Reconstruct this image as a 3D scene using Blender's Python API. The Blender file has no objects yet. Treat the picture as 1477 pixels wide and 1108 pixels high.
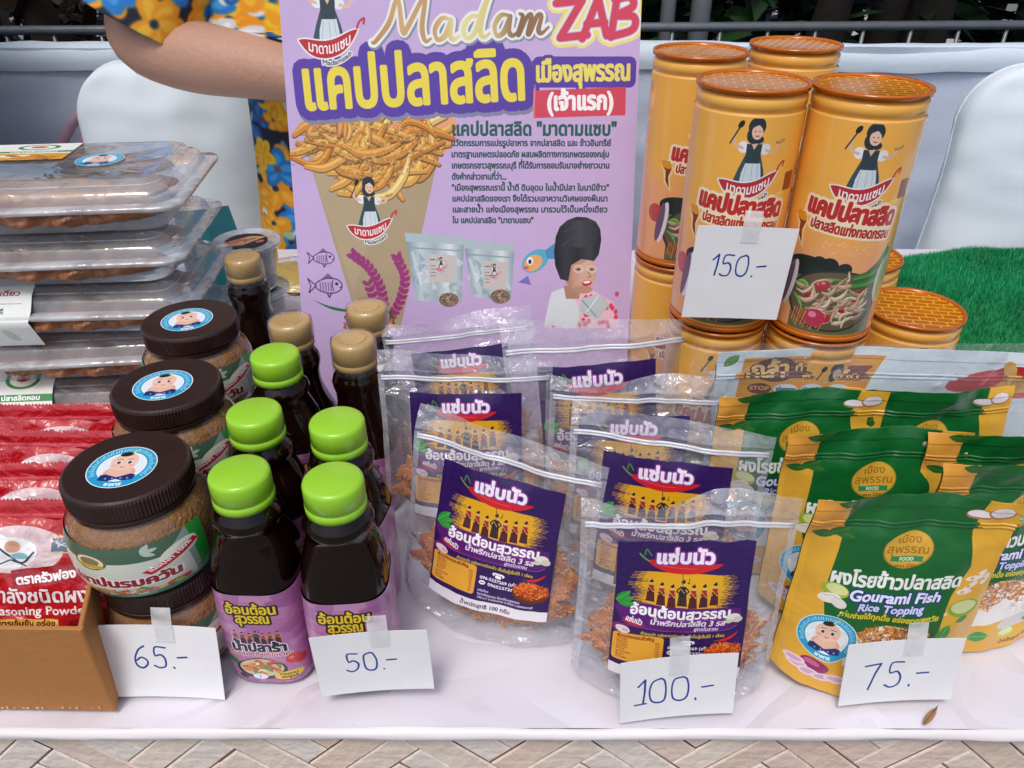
import bpy, bmesh, math, random
import numpy as np
from mathutils import Vector, Matrix, noise as mnoise
R = math.radians
random.seed(7); rng = np.random.RandomState(7)
sc = bpy.context.scene
C = sc.collection
TZ = 0.75                                    # height of the table top
# ---------------------------------------------------------------- camera, light, exposure
cd = bpy.data.cameras.new('camera'); cam = bpy.data.objects.new('camera', cd); C.objects.link(cam)
cam.location = (0, 0, TZ + 0.45); cam.rotation_euler = (R(90 - 32), 0, 0)
cd.sensor_width = 36; cd.lens = 36 * 1130 / 1477; cd.clip_start = 0.02; cd.clip_end = 400
sc.camera = cam
SUN_EL, SUN_AZ = 62, 200                     # azimuth: clockwise from +Y
world = bpy.data.worlds.new("World"); sc.world = world; world.use_nodes = True
wn = world.node_tree
sky = wn.nodes.new('ShaderNodeTexSky'); sky.sky_type = 'NISHITA'; sky.sun_disc = False
sky.sun_elevation = R(SUN_EL); sky.sun_rotation = R(SUN_AZ); sky.air_density = 1.0; sky.dust_density = 4.0; sky.ozone_density = 1.0
bg = wn.nodes['Background']; bg.inputs[1].default_value = 0.15
wn.links.new(sky.outputs[0], bg.inputs[0])
sd = bpy.data.lights.new('sun', 'SUN'); sd.energy = 1.35; sd.angle = R(16); sd.color = (1, .98, .95)
sun = bpy.data.objects.new('sun', sd); C.objects.link(sun); sun.location = (0, -2, 5)
az = R(SUN_AZ); el = R(SUN_EL)
sun_dir = Vector((math.sin(az) * math.cos(el), math.cos(az) * math.cos(el), math.sin(el)))
sun.rotation_euler = sun_dir.to_track_quat('Z', 'Y').to_euler()
vs = sc.view_settings; vs.view_transform = 'Standard'; vs.look = 'None'; vs.gamma = 1; vs.use_curve_mapping = False
vs.exposure = -0.14
sc.render.engine = 'CYCLES'
cy = sc.cycles
cy.max_bounces = 10; cy.diffuse_bounces = 3; cy.glossy_bounces = 4; cy.transmission_bounces = 8; cy.transparent_max_bounces = 48
cy.use_denoising = True; cy.caustics_reflective = False; cy.caustics_refractive = False

# ================================================================ print raster: fills outlines of letters and shapes into images made here
SS = 3
def seg_mask(seg, W, H):
    """seg: n x 4 outline segments (pixels, y down), non-zero winding -> (mask, x0, y0)"""
    if len(seg) == 0: return None
    x0 = max(0, int(np.floor(min(seg[:, 0].min(), seg[:, 2].min()))) - 1); x1 = min(W, int(np.ceil(max(seg[:, 0].max(), seg[:, 2].max()))) + 1)
    y0 = max(0, int(np.floor(min(seg[:, 1].min(), seg[:, 3].min()))) - 1); y1 = min(H, int(np.ceil(max(seg[:, 1].max(), seg[:, 3].max()))) + 1)
    if x1 <= x0 or y1 <= y0: return None
    w = (x1 - x0) * SS; h = (y1 - y0) * SS
    ax = (seg[:, 0] - x0) * SS; ay = (seg[:, 1] - y0) * SS; bx = (seg[:, 2] - x0) * SS; by = (seg[:, 3] - y0) * SS
    sgn = np.where(by > ay, 1, -1)
    lo = np.minimum(ay, by); hi = np.maximum(ay, by)
    r0 = np.clip(np.ceil(lo - .5), 0, h).astype(int); r1 = np.clip(np.ceil(hi - .5), 0, h).astype(int)
    n = np.maximum(r1 - r0, 0)
    k = n > 0
    ax, ay, bx, by, sgn, r0, n = ax[k], ay[k], bx[k], by[k], sgn[k], r0[k], n[k]
    if len(n) == 0: return None
    idx = np.repeat(np.arange(len(n)), n)
    off = np.arange(n.sum()) - np.repeat(np.cumsum(n) - n, n)
    rows = r0[idx] + off
    t = (rows + .5 - ay[idx]) / (by[idx] - ay[idx])
    xs = ax[idx] + t * (bx[idx] - ax[idx])
    cols = np.clip(np.ceil(xs - .5), 0, w).astype(int)
    T = np.bincount(rows * (w + 1) + cols, weights=sgn[idx], minlength=h * (w + 1)).reshape(h, w + 1)
    m = (np.abs(np.cumsum(T, axis=1)[:, :w]) > .5).astype(np.float32)
    m = m.reshape(y1 - y0, SS, x1 - x0, SS).mean(axis=(1, 3))
    return m, x0, y0
def loop_seg(p):
    p = np.asarray(p, float); q = np.roll(p, -1, axis=0); return np.hstack([p, q])
def stroke_seg(seg, wd):
    """thick outline round segments"""
    a = seg[:, :2]; b = seg[:, 2:]; r = np.asarray(wd, float) / 2
    if r.ndim == 0: r = np.full(len(seg), float(r))
    d = b - a; L = np.maximum(np.hypot(d[:, 0], d[:, 1]), 1e-6)
    nx = -d[:, 1] / L * r; ny = d[:, 0] / L * r
    p0 = np.stack([a[:, 0] + nx, a[:, 1] + ny], 1); p1 = np.stack([b[:, 0] + nx, b[:, 1] + ny], 1)
    p2 = np.stack([b[:, 0] - nx, b[:, 1] - ny], 1); p3 = np.stack([a[:, 0] - nx, a[:, 1] - ny], 1)
    out = [np.hstack([p0, p1]), np.hstack([p1, p2]), np.hstack([p2, p3]), np.hstack([p3, p0])]
    K = 10
    for q in (a, b[-1:]):
        rr = r if q is a else r[-1:]
        an = -np.arange(K + 1) * 2 * math.pi / K
        for i in range(K):
            out.append(np.stack([q[:, 0] + rr * math.cos(an[i]), q[:, 1] + rr * math.sin(an[i]), q[:, 0] + rr * math.cos(an[i + 1]), q[:, 1] + rr * math.sin(an[i + 1])], 1))
    return np.vstack(out)
GL = {}
def glyph(ch):
    if ch in GL: return GL[ch]
    def segs(s):
        c = bpy.data.curves.new('g', 'FONT'); c.body = s; c.fill_mode = 'NONE'; c.resolution_u = 3
        o = bpy.data.objects.new('g', c); C.objects.link(o)
        m = o.to_mesh(); v = np.array([x.co[:2] for x in m.vertices]).reshape(-1, 2); e = np.array([x.vertices[:] for x in m.edges], int).reshape(-1, 2)
        r = np.hstack([v[e[:, 0]], v[e[:, 1]]]) if len(e) else np.zeros((0, 4))
        o.to_mesh_clear(); bpy.data.objects.remove(o); bpy.data.curves.remove(c)
        return r
    ref = segs('|'); w = segs(ch + '|') ; s = segs(ch) if ch != ' ' else np.zeros((0, 4))
    adv = w[:, [0, 2]].max() - ref[:, [0, 2]].max()
    GL[ch] = (s, adv); return GL[ch]
UP = 'ิีึืั็ํ'; TONE = '่้๊๋์'
def text_segs(s):
    x = 0; out = []
    for i, ch in enumerate(s):
        g, a = glyph(ch); dy = 0
        if ch in TONE and ((i and s[i - 1] in UP) or (i + 1 < len(s) and s[i + 1] == 'ำ')): dy = .2
        if len(g): out.append(g + np.array([x, dy, x, dy]))
        x += a
    return (np.vstack(out) if out else np.zeros((0, 4))), x
def rgb(c):
    if isinstance(c, str): return np.array([int(c[i:i + 2], 16) / 255 for i in (0, 2, 4)], np.float32)
    return np.array(c, np.float32)
class Print:
    def __init__(s, w, h, bg, k=1.0):
        s.k = k; s.W = int(w * k); s.H = int(h * k); s.w = w; s.h = h
        s.a = np.empty((s.H, s.W, 3), np.float32); s.a[:] = rgb(bg)
    def _put(s, seg, col, al=1.0):
        r = seg_mask(seg * s.k, s.W, s.H)
        if r is None: return
        m, x0, y0 = r; m = (m * al)[..., None]; v = s.a[y0:y0 + m.shape[0], x0:x0 + m.shape[1]]
        if callable(col):
            yy, xx = np.mgrid[y0:y0 + m.shape[0], x0:x0 + m.shape[1]]; cc = col(xx / s.k, yy / s.k)
        else: cc = rgb(col)
        v += (cc - v) * m
    def poly(s, p, col, al=1): s._put(loop_seg(p), col, al)
    def rect(s, x0, y0, x1, y1, col, al=1, r=0):
        if r:
            p = []
            for cx, cy_, a0 in ((x1 - r, y0 + r, -90), (x1 - r, y1 - r, 0), (x0 + r, y1 - r, 90), (x0 + r, y0 + r, 180)):
                p += [(cx + r * math.cos(R(a0 + t)), cy_ + r * math.sin(R(a0 + t))) for t in range(0, 91, 15)]
            s.poly(p, col, al)
        else: s.poly([(x0, y0), (x1, y0), (x1, y1), (x0, y1)], col, al)
    def ell(s, cx, cy_, rx, ry, col, rot=0, al=1, n=40):
        t = np.arange(n) * 2 * math.pi / n; c, q = math.cos(R(rot)), math.sin(R(rot))
        x = rx * np.cos(t); y = ry * np.sin(t)
        s.poly(np.stack([cx + x * c - y * q, cy_ + x * q + y * c], 1), col, al)
    def line(s, pts, wd, col, al=1, smooth=False, taper=None):
        p = np.asarray(pts, float)
        if smooth: p = catmull(p)
        sg = np.hstack([p[:-1], p[1:]])
        if taper is not None: wd = wd * np.interp(np.linspace(0, 1, len(sg)), np.linspace(0, 1, len(taper)), taper)
        s._put(stroke_seg(sg, wd), col, al)
    def lines(s, segs, wd, col, al=1): s._put(stroke_seg(np.asarray(segs, float), wd), col, al)
    def text(s, t, x, y, size, col, bold=0, out=(), align='l', fit=None, shear=0, rot=0, warp=None, sx=1):
        g, adv = text_segs(t)
        if not len(g): return
        sc_ = size * sx
        if fit: sc_ = fit / adv
        g = g.copy()
        g[:, [0, 2]] += g[:, [1, 3]] * shear
        ox = {'l': 0, 'c': -adv / 2, 'r': -adv}[align]
        X = (g[:, [0, 2]] + ox) * sc_; Y = -g[:, [1, 3]] * size
        if warp: X, Y = warp(X, Y)
        c, q = math.cos(R(rot)), math.sin(R(rot))
        X, Y = X * c - Y * q + x, X * q + Y * c + y
        sg = np.stack([X[:, 0], Y[:, 0], X[:, 1], Y[:, 1]], 1)
        for w_, oc in out: s._put(np.vstack([sg, stroke_seg(sg, w_ * 2 + bold)]), oc) if 0 else (s._put(stroke_seg(sg, w_ * 2 + bold), oc), s._put(sg, oc))
        if bold: s._put(stroke_seg(sg, bold), col)
        s._put(sg, col)
    def image(s, name):
        im = bpy.data.images.new(name, s.W, s.H)
        px = np.ones((s.H, s.W, 4), np.float32); px[..., :3] = np.clip(s.a[::-1], 0, 1)
        im.pixels.foreach_set(px.ravel()); im.update(); im.pack()
        return im
def catmull(p, n=8):
    p = np.vstack([2 * p[0] - p[1], p, 2 * p[-1] - p[-2]]); o = []
    for i in range(1, len(p) - 2):
        for t in np.arange(n) / n:
            a, b, c, d = p[i - 1], p[i], p[i + 1], p[i + 2]
            o.append(.5 * (2 * b + (c - a) * t + (2 * a - 5 * b + 4 * c - d) * t * t + (3 * b - a - 3 * c + d) * t ** 3))
    o.append(p[-2]); return np.array(o)
def vgrad(c0, c1, y0, y1):
    c0, c1 = rgb(c0), rgb(c1)
    return lambda x, y: c0 + (c1 - c0) * np.clip((y - y0) / (y1 - y0), 0, 1)[..., None]
def hgrad(cols, x0, x1):
    cols = [rgb(c) for c in cols]; n = len(cols)
    def f(x, y):
        t = np.clip((x - x0) / (x1 - x0), 0, 1)
        return np.stack([np.interp(t, np.linspace(0, 1, n), [c[i] for c in cols]) for i in range(3)], -1)
    return f
def arc_warp(bend, W):                      # bends a centred line of letters into a smile
    def f(X, Y):
        t = X / (W / 2); return X, Y - bend * (1 - 0) * t * t
    return f
# ---- pictures that recur on the packaging
def chili(p, x, y, L, h, col='c8202e', text=None, tc='ffffff', rot=0, stem='6aa23c', out=None):
    """curved chili, x,y = its middle; smile shaped"""
    n = 24; t = np.linspace(-1, 1, n)
    mid = -h * .9 * t * t; th_ = h * .62 * np.sqrt(np.maximum(0, 1 - np.abs(t) ** 2.2)) * (1 - .25 * t)
    up = np.stack([t * L / 2, mid - th_], 1); dn = np.stack([t * L / 2, mid + th_ * .8], 1)[::-1]
    P = np.vstack([up, dn]); c, q = math.cos(R(rot)), math.sin(R(rot)); M = np.array([[c, q], [-q, c]])
    Q = P @ M + [x, y]
    if out: p._put(stroke_seg(loop_seg(Q), out[0] * 2), out[1])
    p.poly(Q, col)
    hl = np.stack([t[3:-8] * L / 2, (mid - th_ * .25)[3:-8]], 1) @ M + [x, y]
    p.line(hl, h * .08, 'ef6b62', .8)
    if stem:
        e = np.array([[-L / 2 * .97, mid[0] * .96], [-L * .56, -h * 1.25], [-L * .62, -h * 1.7]]) @ M + [x, y]
        p.line(e, h * .16, stem, smooth=True)
def lady(p, x, y, s, dark='20303a', outline=None):
    """the brand's cook: raised spoon, dish, apron, standing behind a red chili"""
    def q(pts): return [(x + a * s, y + b * s) for a, b in pts]
    p.poly(q([(-.16, .1), (.16, .1), (.3, .5), (.42, 1.02), (-.45, 1.02), (-.3, .5)]), '35525c')
    p.poly(q([(-.15, .35), (.2, .35), (.25, .6), (.3, 1.0), (-.24, 1.0), (-.22, .6)]), 'd9e4ea')
    for a in (-.12, .02, .14): p.line(q([(a, .4), (a * 1.5, .95)]), s * .015, 'a9bac4')
    p.ell(x - .25 * s, y - .02 * s, .13 * s, .14 * s, 'f2f5f8', -30); p.ell(x + .27 * s, y + .02 * s, .13 * s, .13 * s, 'e8edf2', 30)
    p.line(q([(-.28, 0), (-.46, -.08), (-.5, -.32)]), s * .075, 'e9bfa6', smooth=True)
    p.line(q([(.3, .05), (.48, .08), (.6, -.08)]), s * .07, 'e9bfa6', smooth=True)
    p.line(q([(-.58, -.08), (-.4, -.46)]), s * .035, '3a2a22'); p.ell(x - .37 * s, y - .54 * s, .06 * s, .1 * s, '231c1c', 30)
    p.ell(x + .64 * s, y - .15 * s, .13 * s, .05 * s, 'b98050', -15); p.ell(x + .64 * s, y - .17 * s, .09 * s, .03 * s, 'e0b070', -15)
    p.poly(q([(-.18, -.1), (.18, -.1), (.17, .36), (-.17, .36)]), '2c3e48')
    p.poly(q([(-.09, -.14), (.09, -.14), (0, .04)]), 'e9bfa6')
    p.ell(x, y - .5 * s, .2 * s, .22 * s, dark); p.ell(x - .04 * s, y - .3 * s, .17 * s, .2 * s, dark); p.ell(x + .08 * s, y - .2 * s, .12 * s, .09 * s, dark)
    p.ell(x + .02 * s, y - .37 * s, .13 * s, .17 * s, 'f0c9b0', -8)
    p.line(q([(-.1, -.5), (.04, -.56), (.15, -.47)]), s * .05, dark, smooth=True)
    for a in (-.03, .07): p.ell(x + a * s, y - .39 * s, .018 * s, .012 * s, '2a1a18')
    p.line(q([(-.01, -.29), (.03, -.275), (.07, -.29)]), s * .025, 'c03a3a')
    # chili banner
    pts = []
    for i in range(21):
        t = i / 20 * 2 - 1; pts.append((t * .72 - .02, .92 - .12 * t - .32 * t * t + .1 - .19 * (1 - t ** 4)))
    for i in range(21):
        t = 1 - i / 20 * 2; pts.append((t * .72 - .02, .92 - .12 * t - .32 * t * t + .1 + .2 * (1 - t ** 4)))
    Q = q(pts)
    p._put(stroke_seg(loop_seg(Q), s * .07), 'f4f4f4'); p.poly(Q, 'bf2a35')
    p.line(q([(.68, .55), (.74, .42), (.86, .34), (.84, .46)]), s * .05, 'c9303a', smooth=True)
    p.text('มาดามแซบ', x, y + 1.12 * s, .33 * s, 'ffffff', s * .012, align='c', fit=1.05 * s, warp=lambda X, Y: (X, Y - .3 * s * (X / (.72 * s)) ** 2 - .16 * X))
    p.text('Madamzab', x + .16 * s, y + 1.36 * s, .16 * s, '5a6a70', s * .01, out=[(s * .03, 'f0f0f0')], align='c', fit=.72 * s, warp=lambda X, Y: (X, Y - .3 * s * (X / (.6 * s)) ** 2 - .3 * X))
def baby(p, x, y, r, words=True):
    p.ell(x, y, r, r, 'f4f8fa'); p.ell(x, y, r * .97, r * .97, '1fa6d2'); p.ell(x, y, r * .7, r * .7, 'ffffff'); p.ell(x, y, r * .665, r * .665, 'eef4f8')
    for i in range(44):
        a = R(150 + i * 5.6); 
        p.line([(x + r * .77 * math.cos(a), y + r * .77 * math.sin(a)), (x + r * (.86 + .06 * (i % 3 == 0)) * math.cos(a + .02), y + r * .9 * math.sin(a + .02))], r * .028, 'bfe6f4')
    p.text('อาหาร', x, y + r * .9, r * .2, 'ffffff', r * .02, align='c', warp=lambda X, Y: (X, Y - (X / r) ** 2 * r * .5))
    p.ell(x - .3 * r, y + .22 * r, .13 * r, .2 * r, 'e9b397', 35); p.ell(x + .32 * r, y + .22 * r, .13 * r, .2 * r, 'e9b397', -35)
    p.ell(x, y + .26 * r, .36 * r, .3 * r, 'f0c0a6')
    p.poly([(x - .5 * r, y + .38 * r), (x - .36 * r, y + .34 * r), (x, y + .5 * r), (x + .36 * r, y + .34 * r), (x + .52 * r, y + .4 * r), (x + .5 * r, y + .62 * r), (x + .2 * r, y + .66 * r), (x, y + .58 * r), (x - .2 * r, y + .68 * r), (x - .52 * r, y + .62 * r)], '252f74')
    for dx in (-.3, -.1, .14, .33): p.ell(x + dx * r, y + .55 * r, .035 * r, .035 * r, '8fa0d8')
    p.ell(x, y - .26 * r, .4 * r, .4 * r, 'f4c9b0'); p.ell(x, y - .1 * r, .38 * r, .28 * r, 'f6ccb6')
    p.ell(x - .04 * r, y - .62 * r, .2 * r, .11 * r, '25201e', -8); p.line([(x + .12 * r, y - .68 * r), (x + .25 * r, y - .85 * r)], .06 * r, 'd8d890')
    for dx in (-.16, .16):
        p.ell(x + dx * r, y - .22 * r, .075 * r, .085 * r, 'ffffff'); p.ell(x + dx * r, y - .21 * r, .055 * r, .07 * r, '30344a')
        p.line([(x + (dx - .08) * r, y - .36 * r), (x + (dx + .08) * r, y - .37 * r)], .025 * r, '5a4030')
    p.ell(x - .25 * r, y - .06 * r, .08 * r, .06 * r, 'f2a99a', al=.7); p.ell(x + .25 * r, y - .06 * r, .08 * r, .06 * r, 'f2a99a', al=.7)
    p.line([(x - .06 * r, y + .0 * r), (x, y + .03 * r), (x + .06 * r, y)], .03 * r, 'b84a4a')
def floss(p, cx, cy_, rx, ry, n, cols, L=16, wd=5, clip=None, al=1, seed=1):
    g = np.random.RandomState(seed)
    for i in range(n):
        a = g.rand() * 2 * math.pi; r = math.sqrt(g.rand())
        x = cx + rx * r * math.cos(a); y = cy_ + ry * r * math.sin(a)
        if clip and not clip(x, y): continue
        b = g.rand() * math.pi; l = L * (.5 + g.rand()); k = g.randn() * .3
        pts = [(x - l / 2 * math.cos(b), y - l / 2 * math.sin(b)), (x + k * l * math.sin(b), y - k * l * math.cos(b)), (x + l / 2 * math.cos(b), y + l / 2 * math.sin(b))]
        p.line(pts, wd * (.6 + .8 * g.rand()), rgb(cols[g.randint(len(cols))]) * (.85 + .3 * g.rand()), al)
def sticks(p, cx, cy_, rx, ry, n, cols, L, wd, seed=1, clip=None, ang=None):
    """fried strips: a dark edge, a body and a lit crust each, printed as in a food picture"""
    g = np.random.RandomState(seed)
    for i in range(n):
        a = g.rand() * 2 * math.pi; r = math.sqrt(g.rand())
        x = cx + rx * r * math.cos(a); y = cy_ + ry * r * math.sin(a)
        if clip and not clip(x, y): continue
        b = (ang if ang is not None else 0) + g.randn() * .5; l = L * (.6 + .6 * g.rand()); k = g.randn() * .18
        P = np.array([(-l / 2, 0), (-l / 5, k * l), (l / 5, k * l * .6), (l / 2, -k * l * .4)])
        c, q = math.cos(b), math.sin(b); P = P @ np.array([[c, q], [-q, c]]) + [x, y]
        w = wd * (.7 + .6 * g.rand()); col = rgb(cols[g.randint(len(cols))])
        p.line(P + [0, w * .12], w * 1.12, col * .62, smooth=True, taper=[.5, 1, 1, .5])
        p.line(P, w, col, smooth=True, taper=[.5, 1, .9, .4]); p.line(P - [0, w * .18], w * .35, np.minimum(col * 1.3, 1), .8, smooth=True, taper=[.3, 1, 1, .2])
        for _ in range(4):
            t = g.rand(); u = P[0] * (1 - t) + P[-1] * t; p.ell(u[0] + g.randn() * w * .25, u[1] + g.randn() * w * .25 + k * l * .4, w * .14, w * .1, col * .65, al=.7, n=8)
def leaf(p, x, y, L, w, rot, col='2f8a3a', vein='9fd08a'):
    n = 10; t = np.linspace(0, 1, n); up = np.stack([t * L, -w * np.sin(t * math.pi) ** .8], 1); dn = np.stack([t * L, w * np.sin(t * math.pi) ** .8], 1)[::-1]
    c, q = math.cos(R(rot)), math.sin(R(rot)); M = np.array([[c, q], [-q, c]])
    p.poly(np.vstack([up, dn]) @ M + [x, y], col); p.line(np.array([[0, 0], [L, 0]]) @ M + [x, y], w * .1, vein, .8)
def plant_bowl(p, cx, cy_, rx, ry, seed=3):
    """dark bowl of mixed salad with strips of fish, tomatoes, greens"""
    p.ell(cx, cy_, rx * 1.06, ry * 1.06, '2c3836'); p.ell(cx, cy_, rx, ry, '6a5c48')
    g = np.random.RandomState(seed); inside = lambda x, y: ((x - cx) / rx) ** 2 + ((y - cy_) / ry) ** 2 < .9
    sticks(p, cx, cy_, rx * .9, ry * .85, 16, ['4f8a3a', '6aa84a', '3c6a30'], rx * .45, ry * .11, seed, inside, .4)
    for i in range(6):
        a = g.rand() * 6.28; r = .7 * g.rand() ** .5; x, y = cx + rx * r * math.cos(a), cy_ + ry * r * math.sin(a)
        p.ell(x, y, rx * .13, rx * .13, 'a82a2c'); p.ell(x - rx * .03, y - rx * .04, rx * .06, rx * .05, 'd86a60')
    sticks(p, cx, cy_, rx * .85, ry * .8, 52, ['b89a82', 'c8a88c', 'a4866e', 'd6ba9e'], rx * .42, ry * .12, seed + 1, inside, -.5)
    for i in range(3):
        a = g.rand() * 6.28; x, y = cx + rx * .6 * math.cos(a), cy_ + ry * .6 * math.sin(a)
        p.ell(x, y, rx * .12, rx * .11, 'b83440'); p.ell(x - rx * .03, y - rx * .04, rx * .05, rx * .04, 'e28a88')

def poster_art():
    p = Print(1000, 1414, 'cdb4e0', 1.3)
    for y in range(0, 1414, 7): p.rect(0, y, 1000, y + 1.6, 'c3a8d9', .6)           # corrugated board showing through
    # cone of fried strips
    p.ell(372, 425, 112, 95, 'f0a878'); 
    for i in range(9):
        a = R(200 + i * 22); p.line([(372, 440), (372 + 108 * math.cos(a), 440 + 100 * math.sin(a))], 3, 'e08a5a')
    for x, y in ((400, 385), (420, 400), (385, 410), (440, 440), (330, 400), (410, 430)): p.ell(x, y, 8, 11, 'd2463c')
    p.poly([(47, 490), (235, 600), (430, 500), (300, 1010), (175, 1010)], 'b3a080')
    p.poly([(47, 490), (235, 600), (200, 800), (160, 900)], 'bfac8a', .5)
    for x0, y0, x1, y1 in ((47, 490, 235, 600), (235, 600, 430, 500)): p.line([(x0, y0), (x1, y1)], 3, 'c9b48e')
    cl = lambda x, y: y < 490 + (x - 47) * .585 - 4 if x < 235 else y < 600 - (x - 235) * .51 - 4
    p.poly([(47, 490), (60, 440), (120, 430), (250, 425), (380, 430), (440, 450), (430, 500), (235, 598)], 'c08a4c')
    sticks(p, 238, 490, 205, 80, 105, ['e0a850', 'cf9040', 'ecc078', 'c4822e', 'dca04c'], 150, 25, 5, cl, -.35)
    floss(p, 238, 490, 205, 85, 520, ['e8c488', 'a86a30', 'd09a58', '9a6230', 'f2d8a4'], 8, 3, cl, .6, 6)
    for i in range(7): sticks(p, 80 + i * 14, 435 - (i % 3) * 8, 12, 12, 2, ['d8a058', 'c88a48'], 70, 18, 60 + i, None, -1.2 + i * .35)
    # headline
    tt = 'แคปปลาสลิด'
    p.rect(700, 236, 992, 318, '5a3fa6', 1, 18); p.poly([(560, 330), (720, 236), (720, 330)], '5a3fa6')
    p.text(tt, 50, 386, 188, '8a88a8', 10, out=[(27, '8a88a8')], fit=640, rot=-2.5)
    p.text(tt, 46, 376, 188, 'f2df4e', 10, out=[(26, '5a3fa6')], fit=640, rot=-2.5)
    p.text('เมืองสุพรรณ', 708, 302, 74, 'f2e26a', 6, out=[(9, '5a3fa6')], fit=270, rot=-1)
    p.poly([(706, 326), (965, 316), (966, 392), (704, 400)], 'd8485e'); p.line([(706, 322), (704, 400)], 5, 'e88a98')
    p.text('(เจ้าแรก)', 742, 378, 66, 'ffffff', 6, fit=190, rot=-1)
    # brand line, brushed letters
    gold = hgrad(['b98a52', 'd8b07a', 'c49a68', 'efe6a0', 'e0cf88', '8a6a4c', 'a07c5c'], 250, 740)
    S = [[(252, 200), (262, 196), (300, 150), (322, 92), (330, 98), (338, 170), (352, 160), (398, 84), (402, 95), (392, 160), (400, 196), (416, 190)],
         [(470, 140), (448, 138), (428, 165), (434, 192), (456, 182), (474, 142), (470, 180), (480, 192), (496, 182)],
         [(552, 132), (528, 134), (508, 160), (514, 188), (536, 178), (560, 122), (582, 70), (562, 130), (554, 172), (564, 186), (580, 176)],
         [(634, 130), (612, 130), (594, 156), (600, 182), (620, 172), (638, 132), (634, 170), (644, 182), (658, 172)],
         [(664, 126), (672, 134), (660, 180), (684, 134), (696, 132), (688, 178), (712, 132), (724, 132), (716, 166), (724, 176), (744, 160)]]
    for wd, col in ((30, '8a96a8'), (26, 'f2f2f0')):
        for s_ in S: p.line(np.array(s_) + ([3, 4] if wd == 30 else [0, 0]), wd, col, smooth=True)
    for s_ in S: p.line(s_, 13, gold, smooth=True, taper=[.6, 1.1, .8, 1.2, .8, 1.1, .5])
    Z = [[(764, 100), (836, 92), (776, 188), (852, 180)], [(838, 190), (880, 86), (906, 182)], [(850, 152), (900, 148)],
         [(918, 186), (932, 86)], [(926, 90), (968, 84), (976, 108), (934, 130), (980, 134), (978, 166), (920, 184)]]
    for wd, col in ((52, 'f2e488'), (34, 'f4f4f4'), (26, 'cfc6dc'), (20, 'd8435c')):
        for i, s_ in enumerate(Z): p.line(s_, wd, col, smooth=(i == 4))
    lady(p, 132, 98, 116)
    lady(p, 222, 628, 92)
    # body copy
    gn = '1e5a55'
    p.text('แคปปลาสลิด "มาดามแซบ"', 468, 447, 52, gn, 3.4, fit=475)
    L = ['นวัตกรรมการแปรรูปอาหาร จากปลาสลิด และ ข้าวอินทรีย์', 'มาตรฐานเกษตรปลอดภัย ผสมผลิตทางการเกษตรของกลุ่ม', 'เกษตรกรชาวสุพรรณบุรี ที่ได้รับการยอมรับมาอย่างยาวนาน', 'ดังคำกล่าวขานที่ว่า...',
         '"เมืองสุพรรณเรานี้ น้ำดี ดินอุดม ในน้ำมีปลา ในนามีข้าว"', 'แคปปลาสลิดของเรา จึงได้รวมเอาความวิเศษของผืนนา', 'และสายน้ำ แห่งเมืองสุพรรณ มารวมไว้เป็นหนึ่งเดียว', 'ใน แคปปลาสลิด "มาดามแซบ"']
    W = [462, 458, 460, 160, 460, 458, 458, 240]
    for i, (l, w) in enumerate(zip(L, W)): p.text(l, 466, 476 + i * 31.2, 24, '24474c', 1.7, fit=w)
    # fish drawings
    for (x, y, s) in ((78, 797, 42), (88, 880, 54)):
        k = '4a2a5a'
        t = np.linspace(0, 2 * math.pi, 30); b = np.stack([x + s * .75 * np.cos(t), y + s * .42 * np.sin(t) * (1 + .15 * np.cos(t))], 1)
        p.lines(loop_seg(b), s * .06, k)
        p.line([(x - s * .7, y), (x - s * 1.15, y - s * .4), (x - s, y), (x - s * 1.12, y + s * .4), (x - s * .7, y)], s * .06, k)
        p.poly([(x - s * .35, y - s * .4), (x, y - s * .7), (x + s * .35, y - s * .36)], k, .55); p.line([(x - s * .1, y + s * .42), (x, y + s * .66), (x + s * .16, y + s * .4)], s * .07, k)
        p.ell(x + s * .45, y - s * .1, s * .09, s * .09, k); p.line([(x + s * .25, y - s * .32), (x + s * .2, y), (x + s * .27, y + s * .3)], s * .05, k)
        for i in range(5):
            for j in range(3): p.line([(x - s * .5 + i * s * .15, y - s * .2 + j * s * .17), (x - s * .44 + i * s * .15, y - s * .1 + j * s * .17), (x - s * .5 + i * s * .15, y - s * .03 + j * s * .17)], s * .035, k)
        p.line([(x + s * .75, y + s * .05), (x + s * .6, y + s * .12)], s * .05, k)
    p.line([(40, 925), (100, 950), (190, 962)], 9, '2f7a4a', smooth=True, taper=[.1, 1, .8])
    # ears of rice
    for pts, n in (([(170, 790), (215, 830), (245, 890), (255, 960)], 13), ([(300, 800), (318, 860), (300, 930), (262, 990)], 13), ([(210, 880), (225, 930), (232, 975)], 6)):
        c = catmull(np.array(pts, float)); p.line(c, 3, '8a2a6a')
        for i in np.linspace(0, len(c) - 2, n).astype(int):
            a = math.degrees(math.atan2(*(c[i + 1] - c[i])[::-1]))
            for sg in (-1, 1): leaf(p, c[i][0], c[i][1], 25, 6.5, a + 180 + sg * 38, '9c2f78', 'c070a8')
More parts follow.
